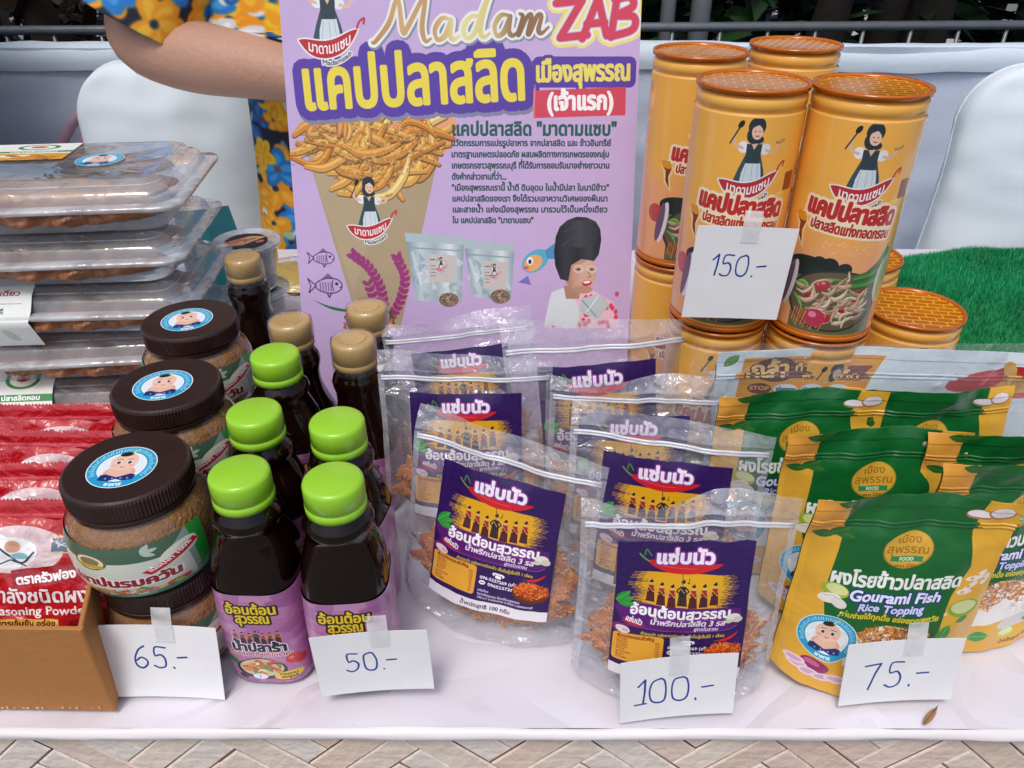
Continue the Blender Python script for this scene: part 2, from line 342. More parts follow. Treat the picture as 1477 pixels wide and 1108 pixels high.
    # foil packs
    for x0, y0, x1, y1, w in ((323, 722, 500, 935, 0), (497, 742, 650, 925, 1)):
        d = (x1 - x0)
        p.poly([(x0, y0), (x0 + d, y0 + 14), (x0 + d * .93, y1), (x0 + d * .16, y1 - 10)], hgrad(['7f9aa4', 'c9d8de', 'a8bcc4', 'e4ecee', '8aa2aa'], x0, x1))
        gg = np.random.RandomState(int(x0))
        for i in range(34):
            xx, yy = x0 + d * (.12 + .76 * gg.rand()), y0 + 50 + gg.rand() * (y1 - y0 - 80); aa = gg.rand() * 3.1; p.poly([(xx, yy), (xx + 26 * math.cos(aa), yy + 34 * math.sin(aa)), (xx + 12 * math.cos(aa + .7), yy + 30 * math.sin(aa + .7))], ['eef4f6', '7f98a2', 'c4d4da', '93aab2'][i % 4], .5)
        p.poly([(x0, y0), (x0 + d, y0 + 14), (x0 + d * .99, y0 + 36), (x0 + d * .02, y0 + 26)], 'b4c6cc')
        p.line([(x0 + 8, y0 + 44), (x1 - 6, y0 + 54)], 4, '8fa6ae'); p.line([(x0 + d * .12, y0 + 60), (x0 + d * .25, y1 - 60)], 10, 'eaf2f4', .5)
        p.poly([(x0 + d * .38, y0 + 62), (x0 + d * .86, y0 + 68), (x0 + d * .83, y0 + 150), (x0 + d * .38, y0 + 146)], 'cfc8c4')
        lady(p, x0 + d * .6, y0 + 88, 22); p.line([(x0 + d * .42, y0 + 80), (x0 + d * .5, y0 + 80)], 3, '556'+'677'); 
        for i in range(4): p.line([(x0 + d * .42, y0 + 98 + i * 10), (x0 + d * .5, y0 + 98 + i * 10)], 2, '667788')
        p.ell(x0 + d * .72, y1 - 12, 30, 22, '8a7464'); floss(p, x0 + d * .72, y1 - 12, 24, 16, 30, ['b09a84', '6a5444'], 10, 4, seed=2)
    # little fish, drawn plain
    p.ell(712, 806, 44, 30, '58b4d6', -35); p.ell(706, 812, 30, 22, 'f0b070', -35); p.poly([(740, 775), (772, 752), (776, 800), (748, 800)], '4a94c8'); p.ell(696, 806, 9, 12, 'ffffff'); p.ell(696, 808, 5, 7, '222244')
    p.poly([(690, 850), (660, 870), (700, 878)], '7a74c4'); p.ell(684, 826, 9, 5, 'e05a70')
    # woman in a dark headdress eating
    p.poly([(740, 1010), (756, 915), (800, 890), (880, 890), (950, 930), (975, 1010)], 'f2c8d8')
    g = np.random.RandomState(4)
    for i in range(46): p.ell(760 + g.rand() * 205, 905 + g.rand() * 100, 6, 8, 'd84c6c')
    p.poly([(740, 1000), (762, 900), (815, 880), (850, 960), (840, 1010)], 'dfe8ee')
    p.poly([(798, 880), (850, 880), (846, 920), (806, 920)], 'b88a74')
    p.ell(846, 836, 50, 62, hgrad(['a87a64', 'cfa28a', 'e4bca6', 'd8ab94'], 798, 896), -10); p.ell(832, 806, 34, 10, 'b08670', -6, .6); p.ell(870, 850, 18, 16, 'dcb09a'); p.ell(856, 892, 30, 12, 'c2957e')
    p.poly([(788, 860), (770, 800), (772, 740), (800, 690), (850, 676), (896, 694), (908, 740), (902, 790), (888, 806), (850, 800), (820, 818), (812, 866)] if 0 else [(788, 860), (772, 820), (768, 780), (772, 735), (784, 705), (806, 686), (834, 676), (864, 678), (890, 690), (904, 712), (908, 744), (902, 786), (888, 806), (850, 800), (820, 818), (812, 866)], hgrad(['16181c', '34363e', '24262c', '3c3e46', '1c1e22'], 768, 908))
    p.ell(842, 726, 58, 40, hgrad(['22242a', '44464e', '2a2c32'], 784, 900)); p.line([(790, 760), (840, 730), (890, 742)], 4, '40424c', smooth=True); p.line([(796, 720), (846, 700), (892, 714)], 4, '40424c', smooth=True)
    for dx in (0, 40): p.lines(loop_seg([(842 + dx + 14 * math.cos(a / 10 * 6.28), 830 + 10 * math.sin(a / 10 * 6.28)) for a in range(10)]), 2.5, 'e6e0e4'); p.ell(842 + dx, 831, 5, 3, '2a2020')
    p.ell(868, 872, 15, 9, 'c23a4a', -8); p.ell(868, 869, 11, 4, 'ffffff', -8); p.line([(872, 838), (880, 852), (870, 856)], 3, 'a87a64')
    p.poly([(850, 920), (905, 905), (940, 935), (905, 985), (848, 960)], 'c4d0d6'); p.line([(856, 925), (900, 975)], 4, '8fa0a8'); p.line([(905, 910), (870, 960)], 3, 'f0f6f8')
    floss(p, 205, 985, 75, 40, 120, ['b0602c', '8a4420', 'd08a4a', '3c5a2c'], 22, 6, seed=9)
    return p.image('poster_print')

def canister_art():
    p = Print(1000, 640, 'fbb94e', 1.5)                   # wraps all round; front at x=500
    p.a[:] = vgrad('efab3e', 'f2a458', 180, 420)(*np.mgrid[0:p.W, 0:p.H][::-1][::-1])[..., :].transpose(1, 0, 2)[:, :p.W] if 0 else p.a
    p.rect(0, 300, 1000, 640, vgrad('fbb850', 'f8ae78', 290, 400))
    for off in (0, 500):
        ox = off - 0
        p.poly([(ox - 130, 470), (ox + 130, 470), (ox + 130, 640), (ox - 130, 640)], 'eda070') if 0 else None
    for ox in (500, 0, 1000):
        x = ox
        # white dust specks, bowl, leaves
        g = np.random.RandomState(5)
        for i in range(46): p.ell(x - 60 + g.rand() * 150, 340 + g.rand() * 40, 2, 1.6, 'f6d8b0')
        p.poly([(x - 120, 430), (x - 60, 405), (x, 428), (x + 60, 450), (x + 120, 400), (x + 150, 350), (x + 150, 640), (x - 120, 640)], '6a6a4c')
        p.ell(x - 90, 432, 70, 34, '24302a'); p.ell(x - 30, 416, 26, 24, '1d2826'); p.ell(x + 14, 424, 22, 20, '222e2a'); p.ell(x - 60, 410, 20, 18, '1a2422')
        plant_bowl(p, x + 5, 530, 135, 96, 3)
        for i in range(6): p.line([(x + 50, 445 + i * 8), (x + 108, 430 + i * 10), (x + 150, 412 + i * 10)], 10, ['3f7a34', '5a9a48', '2f6a2c'][i % 3], smooth=True)
        for i in range(12): p.line([(x - 105 + i * 9, 570), (x - 110 + i * 8, 615 + 8 * (i % 3))], 4, ['e08a4a', 'd8703a'][i % 2])
        p.ell(x - 40, 590, 30, 30, 'c23a58'); p.ell(x - 48, 580, 12, 10, 'ea90a4')
        p.ell(x + 165, 470, 38, 80, 'd8d4b8'); p.ell(x + 165, 470, 28, 66, 'b8c488'); p.ell(x - 175, 470, 34, 34, 'c84a4a'); leaf(p, x + 125, 410, 60, 14, -50, '5a8a4a')
        p.ell(x - 140, 500, 16, 80, 'ece4ec', 8); p.ell(x - 152, 500, 14, 76, '7a5a7a', 8)
        lady(p, x + 10, 84, 118)
        p.poly([(x - 172, 290), (x - 134, 262), (x - 120, 300), (x - 130, 330), (x - 122, 384), (x - 152, 350), (x - 158, 312)], 'fbe0a8'); p.poly([(x - 165, 293), (x - 138, 274), (x - 127, 300), (x - 137, 330), (x - 130, 370), (x - 147, 345), (x - 150, 310)], '8a3a20')
        p.ell(x - 148, 288, 22, 13, 'e89a20', 20)
        p.text('แคปปลาสลิด', x, 278, 74, 'c62a2c', 8, out=[(9, 'fdeccb')], align='c', fit=272, rot=5)
        p.text('ปลาสลิดแท่งทอดกรอบ', x + 8, 320, 42, 'b8281e', 3.2, out=[(7, 'fdeccb')], align='c', fit=244, rot=5)
        p.rect(x + 128, 160, x + 172, 215, '8a3c22', 1, 6); p.ell(x + 118, 222, 18, 8, 'fbd060')
    p.rect(0, 0, 1000, 3, 'f6c070')
    return p.image('canister_print')

def dancers(p, x, y, w, n=7):
    for i in range(n):
        cx = x + (i - (n - 1) / 2) * w / n; tall = i == n // 2; s = w / n * (1.0 if not tall else 1.1); yy = y + [0, 9, 16, 0, 12, 8, 0][i] * w / 260
        sk = 'd8a050'
        p.poly([(cx - s * .3, yy + s * .25), (cx + s * .3, yy + s * .25), (cx + s * .42, yy + s * 1.7), (cx - s * .42, yy + s * 1.7)], '4a1a28' if not tall else '22242c')
        for k in (-.2, 0, .2): p.line([(cx + k * s, yy + s * .9), (cx + k * s * 1.4, yy + s * 1.65)], s * .04, '7a3038')
        p.poly([(cx - s * .26, yy - s * .15), (cx + s * .26, yy - s * .15), (cx + s * .2, yy + s * .5), (cx - s * .2, yy + s * .5)], 'a02428' if not tall else '232630')
        p.line([(cx - s * .28, yy), (cx - s * .5, yy + s * .3), (cx - s * .25, yy + s * .55)], s * .13, sk if not tall else '232630', smooth=True); p.line([(cx + s * .28, yy), (cx + s * .5, yy + s * .3), (cx + s * .2, yy + s * .6)], s * .13, sk if not tall else '232630', smooth=True)
        p.ell(cx, yy - s * .4, s * .17, s * .22, 'e0b088'); p.ell(cx, yy - s * .56, s * .19, s * .13, '1a1416'); p.ell(cx + s * .06, yy - s * .72, s * .09, s * .09, '1a1416')
        p.line([(cx - s * .2, yy + s * .05), (cx + s * .15, yy + s * .5)], s * .06, 'd8b040')
        if tall: p.line([(cx - s * .05, yy - s * .2), (cx - s * .12, yy - s * 1.5)], s * .07, '7a4a2a'); p.line([(cx + s * .5, yy - s * .9), (cx + s * .5, yy - s * .5)], s * .05, '2a1420'); p.ell(cx + s * .43, yy - s * .5, s * .09, s * .06, '2a1420')
def brush(p, x0, y0, x1, y1, col, seed=1):
    g = np.random.RandomState(seed); n = 22
    for i in range(n):
        y = y0 + (y1 - y0) * i / (n - 1); e = 26 * abs(i / (n - 1) - .45)
        p.line([(x0 + g.rand() * 46 + e, y - 4), ((x0 + x1) / 2, y + 2 + g.rand() * 3), (x1 - g.rand() * 50 - e, y + 6)], (y1 - y0) / n * 1.35, col, smooth=True, taper=[.2, 1, 1, 1, 1, 1, .15])
def pouch_label_art():
    p = Print(600, 760, '2e1458', 1.4)
    for i in range(14):
        for j in range(17): p.ell(30 + i * 45, 20 + j * 46, 15, 15, '38185f', al=.6)
    brush(p, 50, 160, 560, 330, 'e8ae1e', 2)
    chili(p, 300, 142, 330, 44, 'd4202a', rot=2); p.line([(150, 70), (128, 38), (120, 66)], 6, '4a8a3a', smooth=True)
    p.text('แซ่บนัว', 300, 108, 92, 'f6f2fa', 9, out=[(6, '9a3aa0')], align='c', fit=262)
    dancers(p, 300, 232, 330)
    p.poly([(0, 356), (40, 330), (100, 326), (500, 330), (570, 345), (575, 400), (560, 440), (480, 462), (120, 460), (40, 430)], '5c1a72')
    p.line([(40, 430), (120, 460), (480, 462), (560, 440)], 4, 'a04aa8', smooth=True)
    p.text('อ้อนต้อนสุวรรณ', 300, 388, 74, 'ffffff', 6, out=[(3, '7a2a8a')], align='c', fit=455)
    p.text('น้ำพริกปลาสลิด 3 รส', 335, 432, 42, 'f4ecf6', 3, align='c', fit=340, shear=.2); p.line([(170, 398), (520, 398)], 2.5, 'c04ac0')
    p.text('สูตรโบราณ', 420, 458, 25, 'ece0f4', 1.5, align='c', shear=.2)
    chili(p, 92, 444, 110, 16, 'd4202a', rot=18, stem=None); p.text('แซ่บนัว', 92, 436, 38, 'f6f2fa', 3, align='c', fit=80, rot=18)
    for a in (10, -18, -45): leaf(p, 8, 325, 85, 20, a, '2f9a3a')
    p.ell(40, 478, 42, 30, '8a2a5a', 20); p.ell(48, 482, 34, 22, 'f0e0ea', 20); p.ell(60, 486, 16, 9, 'd8b0cc', 20)
    p.ell(540, 392, 32, 24, 'ece8e0'); p.ell(560, 404, 22, 17, 'd8cfc0'); p.ell(520, 410, 18, 12, 'c8dcb0')
    p.text('คำแนะนำ หลังจากเปิดแล้ว เก็บในตู้เย็นได้ 1 เดือน', 320, 500, 23, 'e8c83a', 1.3, align='c', fit=380)
    p.rect(8, 505, 238, 672, 'ecae38', 1, 16)
    p.text('ส่วนประกอบสำคัญ', 26, 533, 27, '8a2a1e', 2, fit=170)
    g = np.random.RandomState(3)
    for i in range(8):
        y = 550 + i * 15.5; p.text(['ปลาสลิด', 'พริกแห้ง', 'หอมแดง', 'กระเทียม', 'น้ำตาล', 'มะขามเปียก', 'น้ำปลา', 'น้ำมันพืช'][i], 26, y, 15, 'a8462a', .8); p.text(['40%', '15%', '12%', '10%', '8%', '7%', '5%', '3%'][i], 222, y, 14, 'a8462a', .8, align='r')
    p.rect(322, 518, 372, 528, 'ffffff', 1, 5); p.rect(332, 530, 362, 548, 'ffffff', 1, 5); p.line([(320, 526), (324, 534)], 8, 'ffffff'); p.line([(374, 526), (370, 534)], 8, 'ffffff')
    p.text('096-5237269 (เก๋)', 258, 572, 24, 'f4f0fa', 1.8, fit=180); p.ell(272, 592, 16, 12, 'ffffff'); p.text('LINE', 272, 596, 10, '3a1a58', .8, align='c')
    p.text('0965237269', 300, 602, 24, 'f4f0fa', 1.8, fit=140)
    chili(p, 530, 510, 100, 14, 'd4202a', rot=-28, stem='6aa23c')
    p.ell(508, 600, 88, 58, '5a2c1a'); p.ell(508, 592, 84, 50, '7a3414'); floss(p, 508, 578, 78, 42, 260, ['d8581c', 'c04818', 'e8762a', 'a83a14', 'f08c3a'], 20, 6, seed=4)
    p.text('ผลิตโดย', 256, 642, 16, 'e8e0f2', 1); p.text('วิสาหกิจชุมชน อ้อนต้อนสุวรรณ', 256, 664, 17, 'e8e0f2', 1); p.text('190 ม.7 ต.ดอนตาล อ.เมือง จ.สุพรรณบุรี', 256, 684, 17, 'e8e0f2', 1)
    p.rect(0, 700, 600, 760, 'f0ecf2'); p.text('น้ำหนักสุทธิ 100 กรัม', 300, 742, 30, '4a3a54', 2, align='c')
    return p.image('pouch_label_print')

def bottle_art():
    p = Print(1000, 470, 'b878aa', 1.3)
    g = np.random.RandomState(8)
    for i in range(90):
        x, y = g.rand() * 1000, g.rand() * 470; s_ = 30 + 50 * g.rand(); a = g.rand() * 6.28
        p.poly([(x + s_ * math.cos(a + k), y + s_ * .7 * math.sin(a + k)) for k in (0, 1.2, 3.0, 4.4)], ['a8689e', 'c48cb6', 'ce9cc4', '9e5e94', 'bc7eb0'][g.randint(5)], .6)
    for x in (250, 750):
        p.rect(x - 240, 0, x - 236, 470, '9a4a9c', .5)
        for yy, t_, w in ((92, 'อ้อนต้อน', 175), (136, 'สุวรรณ', 120)): p.text(t_, x, yy, 64, 'f0d030', 4, out=[(7, '2a1a18')], align='c', fit=w)
        dancers(p, x, 196, 170)
        p.text('น้ำปลาร้า', x, 286, 62, '1e1428', 6, out=[(3.5, 'f6eef8')], align='c', fit=190)
        p.text('ต้ม ตำ ยำ สูตรโบราณ', x, 312, 27, 'b8202c', 1.6, out=[(2, 'f6eef8')], align='c', fit=215)
        p.ell(x + 108, 335, 26, 26, 'd8342c'); p.ell(x + 132, 352, 22, 22, 'cc2c2a'); p.ell(x + 100, 329, 9, 7, 'f08a7a'); p.ell(x - 102, 350, 28, 16, '3a7a34', 30)
        p.ell(x - 6, 385, 88, 62, '1e1820'); p.ell(x - 6, 378, 78, 50, 'd8c8a0')
        sticks(p, x - 6, 378, 64, 38, 26, ['e08a3c', 'd8542c', '5a9a3c', 'f0d8a0', 'c83a30'], 44, 12, 7)
        p.ell(x - 78, 432, 18, 14, '26202a'); p.ell(x - 20, 430, 28, 18, 'eef2f8'); p.line([(x - 20, 416), (x - 24, 446)], 3, '8aa0b8')
        p.ell(x + 84, 424, 52, 24, 'f2d01e', -8); p.text('ทดแทน', x + 82, 422, 20, '3a2410', 1.5, align='c'); p.text('ผงชูรส', x + 84, 440, 20, '3a2410', 1.5, align='c')
        for i in range(3): p.text('ผลิตโดย อ้อนต้อนสุวรรณ', x - 110, 452 + i * 8, 8, '5a2a6a', .5)
        p.line([(x + 40, 452), (x + 100, 458)], 4, 'c0202c')
    return p.image('bottle_print')
def sticker_art():
    p = Print(300, 300, 'f4f8fa', 1.5); baby(p, 150, 150, 150); return p.image('round_sticker_print')
def jar_art():
    p = Print(1000, 330, '2e9a3e', 1.6)
    for x in (310, 810):
        p.poly([(x - 250, 0), (x + 140, 0), (x + 160, 330), (x - 250, 330)], '8fa89a'); p.poly([(x - 250, 60), (x + 120, 60), (x + 145, 330), (x - 250, 330)], 'd8dccf')
        p.poly([(x - 250, 0), (x + 135, 0), (x + 60, 90), (x - 250, 70)], '4a6a54')
        for i in range(3): leaf(p, x + 10, 40, 45, 10, -60 + i * 50, 'b8c8bc')
        p.ell(x + 105, 95, 60, 42, 'f2ecdc', -30); p.ell(x + 125, 100, 40, 30, 'e4dcc8', -30)
        p.ell(x - 130, 80, 50, 44, '7a6a2c'); p.ell(x - 130, 80, 42, 37, 'e8e0c8'); p.ell(x - 130, 76, 30, 24, '8a7a5a'); p.rect(x - 170, 92, x - 90, 112, 'c8a838', 1, 6)
        p.poly([(x + 0, 150), (x + 150, 70), (x + 165, 95), (x + 22, 176)], 'cc2430'); p.text('เนื้อปลา 100%', x + 22, 158, 27, 'ffffff', 2, rot=-29, fit=140)
        p.text('ปลาป่นรมควัน', x - 60, 230, 74, '9a1c34', 7, out=[(6, 'f2efe6')], align='c', fit=320)
        sticks(p, x - 30, 280, 150, 28, 60, ['d84a2c', 'e8a050', '5a9a3c', 'f0e0b0', 'c83a30'], 34, 12, 5)
        for dx, c in ((60, 'd83a2c'), (90, 'b8c83a'), (110, 'd83a2c'), (40, 'c8d850')): p.ell(x + dx, 262 + (dx % 7) * 3, 13, 12, c)
        p.poly([(x - 110, 300), (x + 150, 300), (x + 180, 240), (x + 190, 330), (x - 110, 330)], '3cb890', .85)
        for i in range(4): p.line([(x + 0, 296 + i * 9), (x + 130, 290 + i * 9)], 3, '1c5a50', .8)
        p.rect(x - 190, 250, x - 150, 290, 'e8a028'); 
    return p.image('jar_print')
def rice_art():
    """green and amber stand-up pouch"""
    p = Print(600, 760, 'e6ae38', 1.4)
    g = '11642a'
    p.poly([(110, 0), (505, 0), (490, 120), (515, 250), (480, 360), (470, 520), (420, 600), (180, 600), (120, 500), (90, 360), (105, 200)], g)
    p.poly([(0, 0), (18, 0), (14, 760), (0, 760)], 'f0b838'); p.poly([(0, 0), (110, 0), (108, 140), (0, 160)], 'ea9a48', .6)
    p.rect(110, 100, 505, 112, '0f5a24', .6); p.line([(112, 94), (500, 94)], 3, '3f9a50', .6)
    for (x, y, a) in ((60, 10, 10), (90, 18, -10), (70, 130, 15), (60, 150, -25), (10, 140, 10)): leaf(p, x, y, 75, 16, a, '2f6a2c', '5a9a50')
    for (x, y, a, b, r) in ((520, 60, 40, 17, 5), (578, 48, 36, 26, 0)): p.ell(x - 26, y, a, b, 'b07a5c', r); p.ell(x - 26, y - 3, a - 4, b - 4, 'ece4e6', r)
    p.ell(310, 185, 76, 62, 'b98a2a', -8); p.ell(310, 183, 72, 58, 'd8aa3a', -8)
    p.text('เมือง', 310, 162, 34, 'a87020', 1, align='c', sx=1.1); p.text('สุพรรณ', 310, 196, 38, 'a87020', 1, align='c', sx=1.1); p.rect(262, 206, 360, 224, '2f8a58'); p.text('FOOD', 310, 221, 16, 'f4ecc0', 1.2, align='c'); p.text('since 2562', 310, 242, 15, '8a5a1a', .8, align='c')
    p.text('ผงโรยข้าวปลาสลิด', 300, 322, 70, 'f8f6f2', 5, align='c', fit=405)
    p.text('Gourami Fish', 306, 374, 54, 'e8ecfa', 4, out=[(5, '26347e')], align='c', fit=285, shear=.12)
    p.text('Rice Topping', 300, 412, 40, 'd8def6', 3, out=[(4.5, '26347e')], align='c', fit=205, shear=.12)
    p.text('ทานง่ายได้ทุกมื้อ อร่อยทุกเพศวัย', 305, 445, 27, 'e8cc2c', 2, align='c', fit=310, rot=1)
    for x, y, r_ in ((155, 430, 5), (170, 420, 3), (150, 446, 3), (480, 430, 7)): p.ell(x, y, r_ * .4, r_, 'f4f4c0'); p.ell(x, y, r_, r_ * .4, 'f4f4c0')
    # rice heap
    p.poly([(190, 560), (220, 500), (300, 462), (370, 468), (440, 510), (470, 560), (470, 620), (200, 640)], 'eeeae6')
    def cl(x, y): return y < 560 + 20 * math.sin(x * .05)
    floss(p, 330, 525, 120, 60, 420, ['c07a34', 'a8622a', 'd8964a', 'b87030', 'e0a860'], 12, 5, cl, seed=6)
    floss(p, 420, 570, 50, 34, 90, ['ffffff', 'ece6e0', 'dcd6d0'], 10, 5, seed=7)
    p.ell(420, 650, 90, 26, 'd8d2cc'); 
    for (x, y, a, L_) in ((470, 560, -70, 90), (440, 660, -15, 100), (230, 690, -10, 70), (150, 470, 200, 10)): leaf(p, x, y, L_, 24, a, '3f9a44', 'a8d890')
    p.ell(535, 420, 52, 34, '8aac3a', 20); p.ell(535, 416, 44, 25, 'd4dc9a', 20); leaf(p, 520, 470, 40, 12, -10, '2f8a3a')
    for (x, y, r_) in ((535, 330, -30), (555, 290, -60), (520, 350, 10), (575, 310, -80), (540, 300, 0)): p.ell(x, y, 26, 10, 'f0e4d8', r_); p.ell(x - 6, y, 6, 6, 'd8a878')
    p.ell(120, 350, 44, 26, 'a8b83a', 10); p.ell(126, 346, 34, 18, 'dce09a', 10); p.ell(110, 385, 34, 20, 'f2ece2', -15); p.ell(140, 395, 26, 18, 'e8e0d8', 30); p.line([(92, 380), (120, 372), (140, 380)], 2, 'b8a898')
    baby(p, 136, 545, 92)
    p.ell(120, 668, 46, 26, '9a2f62', 5); p.ell(112, 660, 24, 10, 'c86a94', 5)
    for (x, y) in ((70, 690), (108, 702), (150, 706), (190, 700), (60, 676)): p.ell(x, y, 34, 16, 'ecd6e2', -5); p.ell(x, y, 24, 9, 'd8a8c4', -5)
    p.ell(380, 690, 40, 20, 'c8d850', 10); p.ell(380, 686, 32, 14, 'e6ecb0', 10)
    p.text('น้ำหนักสุทธิ 50 กรัม', 440, 738, 20, '5a3a1a', 1.4, align='c')
    return p.image('rice_pouch_print')
def snack_art():
    p = Print(1000, 760, 'e4f0f6', 1.1)
    g = np.random.RandomState(2)
    for i in range(150): x, y = g.rand() * 1000, g.rand() * 760; p.line([(x, y), (x + 30 + 40 * g.rand(), y + g.randn() * 9)], 2, 'b4c8d0', .45)
    p.poly([(75, 30), (460, 30), (395, 190), (250, 205), (60, 190)], 'e39a2a')
    p.ell(165, 78, 62, 46, '5a1c1c'); p.poly([(110, 74), (430, 66), (412, 88), (430, 110), (110, 112)], '7a2418')
    p.text('TEDDY' if 0 else 'กล้า', 96, 104, 78, 'f2c878', 6, out=[(5, '4a1614')], fit=110)
    p.text('ท้าลอง', 218, 86, 36, 'f2c878', 2.5, out=[(3, '4a1614')], fit=110); p.text('ความเด็ด', 248, 112, 36, 'f2c878', 2.5, out=[(3, '4a1614')], fit=150)
    for i, (t_, c, tc) in enumerate((('STOP', '6a2418', 'd8a868'), ('อร่อยกรอบ', 'e8ecf2', '2a6a9a'), ('ปลอดภัย', 'cfe0ee', '2a6a9a'), ('อบเพลา', 'e8ecf2', '2a4a7a'))):
        p.ell(125 + i * 72, 150, 33, 20, c); p.text(t_, 125 + i * 72, 156, 20, tc, 2, align='c', fit=54)
    for (x, y, a, b, r_, c) in ((720, 110, 95, 36, -15, 'c8242a'), (830, 90, 80, 34, 12, 'b81e26'), (950, 115, 70, 40, -8, 'c8242a'), (840, 150, 120, 30, 0, 'd8342c')): p.ell(x, y, a, b, c, r_)
    p.poly([(770, 45), (830, 110), (1000, 110), (1000, 150), (800, 160), (740, 150), (775, 110)], 'e0a238'); p.ell(785, 65, 16, 34, 'e8b048', -20)
    p.text('ข้าวเกรียบ', 500, 330, 120, 'c8242a', 10, out=[(8, 'ffffff')], align='c', fit=420)
    sticks(p, 600, 560, 300, 120, 70, ['e8b060', 'd89040', 'f0c888'], 140, 34, 9)
    leaf(p, 20, 60, 60, 16, -50, '5a9a4a')
    return p.image('snack_pouch_print')
def red_art():
    p = Print(600, 740, 'c01826', 1.3)
    for i in range(60): p.line([(0, 6 + i * 2.2), (600, 6 + i * 2.2)], .8, 'a8141f', .5) if i < 22 else None
    p.rect(0, 60, 600, 66, 'e8606a', .6)
    p.ell(330, 190, 150, 90, 'e2c8cc'); p.ell(300, 200, 90, 60, 'f0f2f4'); p.ell(250, 160, 50, 34, 'ffffff'); p.line([(200, 240), (250, 170), (330, 240), (380, 200)], 7, '2a3a4a', smooth=True); p.ell(310, 178, 24, 24, 'd8a088'); p.ell(330, 215, 30, 12, '7fb0b8'); p.line([(250, 250), (300, 228), (350, 252)], 5, '2a3a4a')
    p.rect(440, 150, 600, 196, '5a6a86'); p.rect(440, 143, 600, 147, 'e8c060'); p.rect(440, 199, 600, 203, 'e8c060'); p.line([(470, 172), (495, 164), (512, 173), (495, 182), (470, 172), (462, 166), (462, 180), (470, 172)], 3, 'e8ecf2')
    p.ell(560, 174, 24, 19, 'dce4f2'); p.ell(560, 174, 20, 15, '5a6a86')
    p.poly([(300, 268), (520, 238), (530, 300), (310, 330)], 'a01420'); p.text('ตราครัวฟอง', 418, 308, 46, 'ffffff', 4, align='c', fit=200, rot=-8)
    p.poly([(0, 560), (330, 420), (380, 560), (300, 740), (0, 740)], 'ecd8dc', .25)
    p.text('กำลังชนิดผง', 380, 392, 76, 'f8eef0', 4, align='c', fit=340, out=[(4, 'a01420')])
    p.text('Seasoning Powder', 380, 440, 46, 'ffffff', 2, align='c', fit=340)
    p.rect(230, 456, 450, 488, 'e8b44a'); p.text('สูตรเข้มข้น อร่อย', 340, 481, 27, '3a1a14', 2, align='c', fit=200)
    p.poly([(480, 470), (600, 420), (600, 560), (470, 560)], '8a1020')
    sticks(p, 300, 600, 290, 90, 150, ['e8a050', 'd8542c', '5a9a3c', 'f0d8a0', 'c83a30', 'ece6dc'], 50, 18, 7)
    p.poly([(540, 450), (575, 510), (505, 510)], 'f8eef0'); p.poly([(540, 464), (562, 502), (518, 502)], 'c01826')
    return p.image('seasoning_sachet_print')
def band_art(kind):
    if kind == 0:
        p = Print(400, 300, 'e6ece8', 1.2); p.ell(330, 30, 60, 24, 'b8d0bc'); 
        for i in range(5): leaf(p, 60 + i * 60, 260, 50, 12, -50 + i * 20, 'b4d0b8', 'd8e8d8')
        p.text('ปลาสลิดแดดเดียว', 250, 120, 34, 'a84450', 2, align='c', fit=230); p.line([(140, 150), (370, 150)], 3, '8a9a94'); p.text('สุพรรณบุรี', 255, 190, 30, '4a6a5a', 2, align='c')
    else:
        p = Print(400, 300, 'f0efe8', 1.2); p.ell(290, 70, 60, 50, '3a8a4a'); p.ell(290, 70, 46, 38, 'f4f0e0'); p.ell(290, 66, 24, 18, 'c84a3a'); p.rect(180, 140, 400, 168, '2f8a4a'); p.text('ปลาสลิดหอม', 292, 162, 26, 'ffffff', 2, align='c')
        p.poly([(0, 300), (60, 170), (400, 190), (400, 300)], 'e0a030'); p.ell(260, 240, 90, 34, 'f4ecd8'); sticks(p, 260, 250, 110, 34, 26, ['c88a3a', 'a8622a', 'e0b060', '5a8a3c'], 70, 18, 3)
    return p.image('paper_band_print')
def cup_art():
    p = Print(300, 300, '241a1c', 1.2); p.poly([(0, 130), (190, 60), (300, 110), (120, 220), (0, 210)], 'd8a878'); p.text('น้ำพริก', 90, 150, 56, 'c83a4c', 4, align='c', rot=-18); p.text('สูตรเด็ด', 180, 140, 30, '3a2a20', 2, align='c', rot=-18); p.ell(240, 190, 34, 20, 'c86a7a', -20)
    return p.image('cup_label_print')
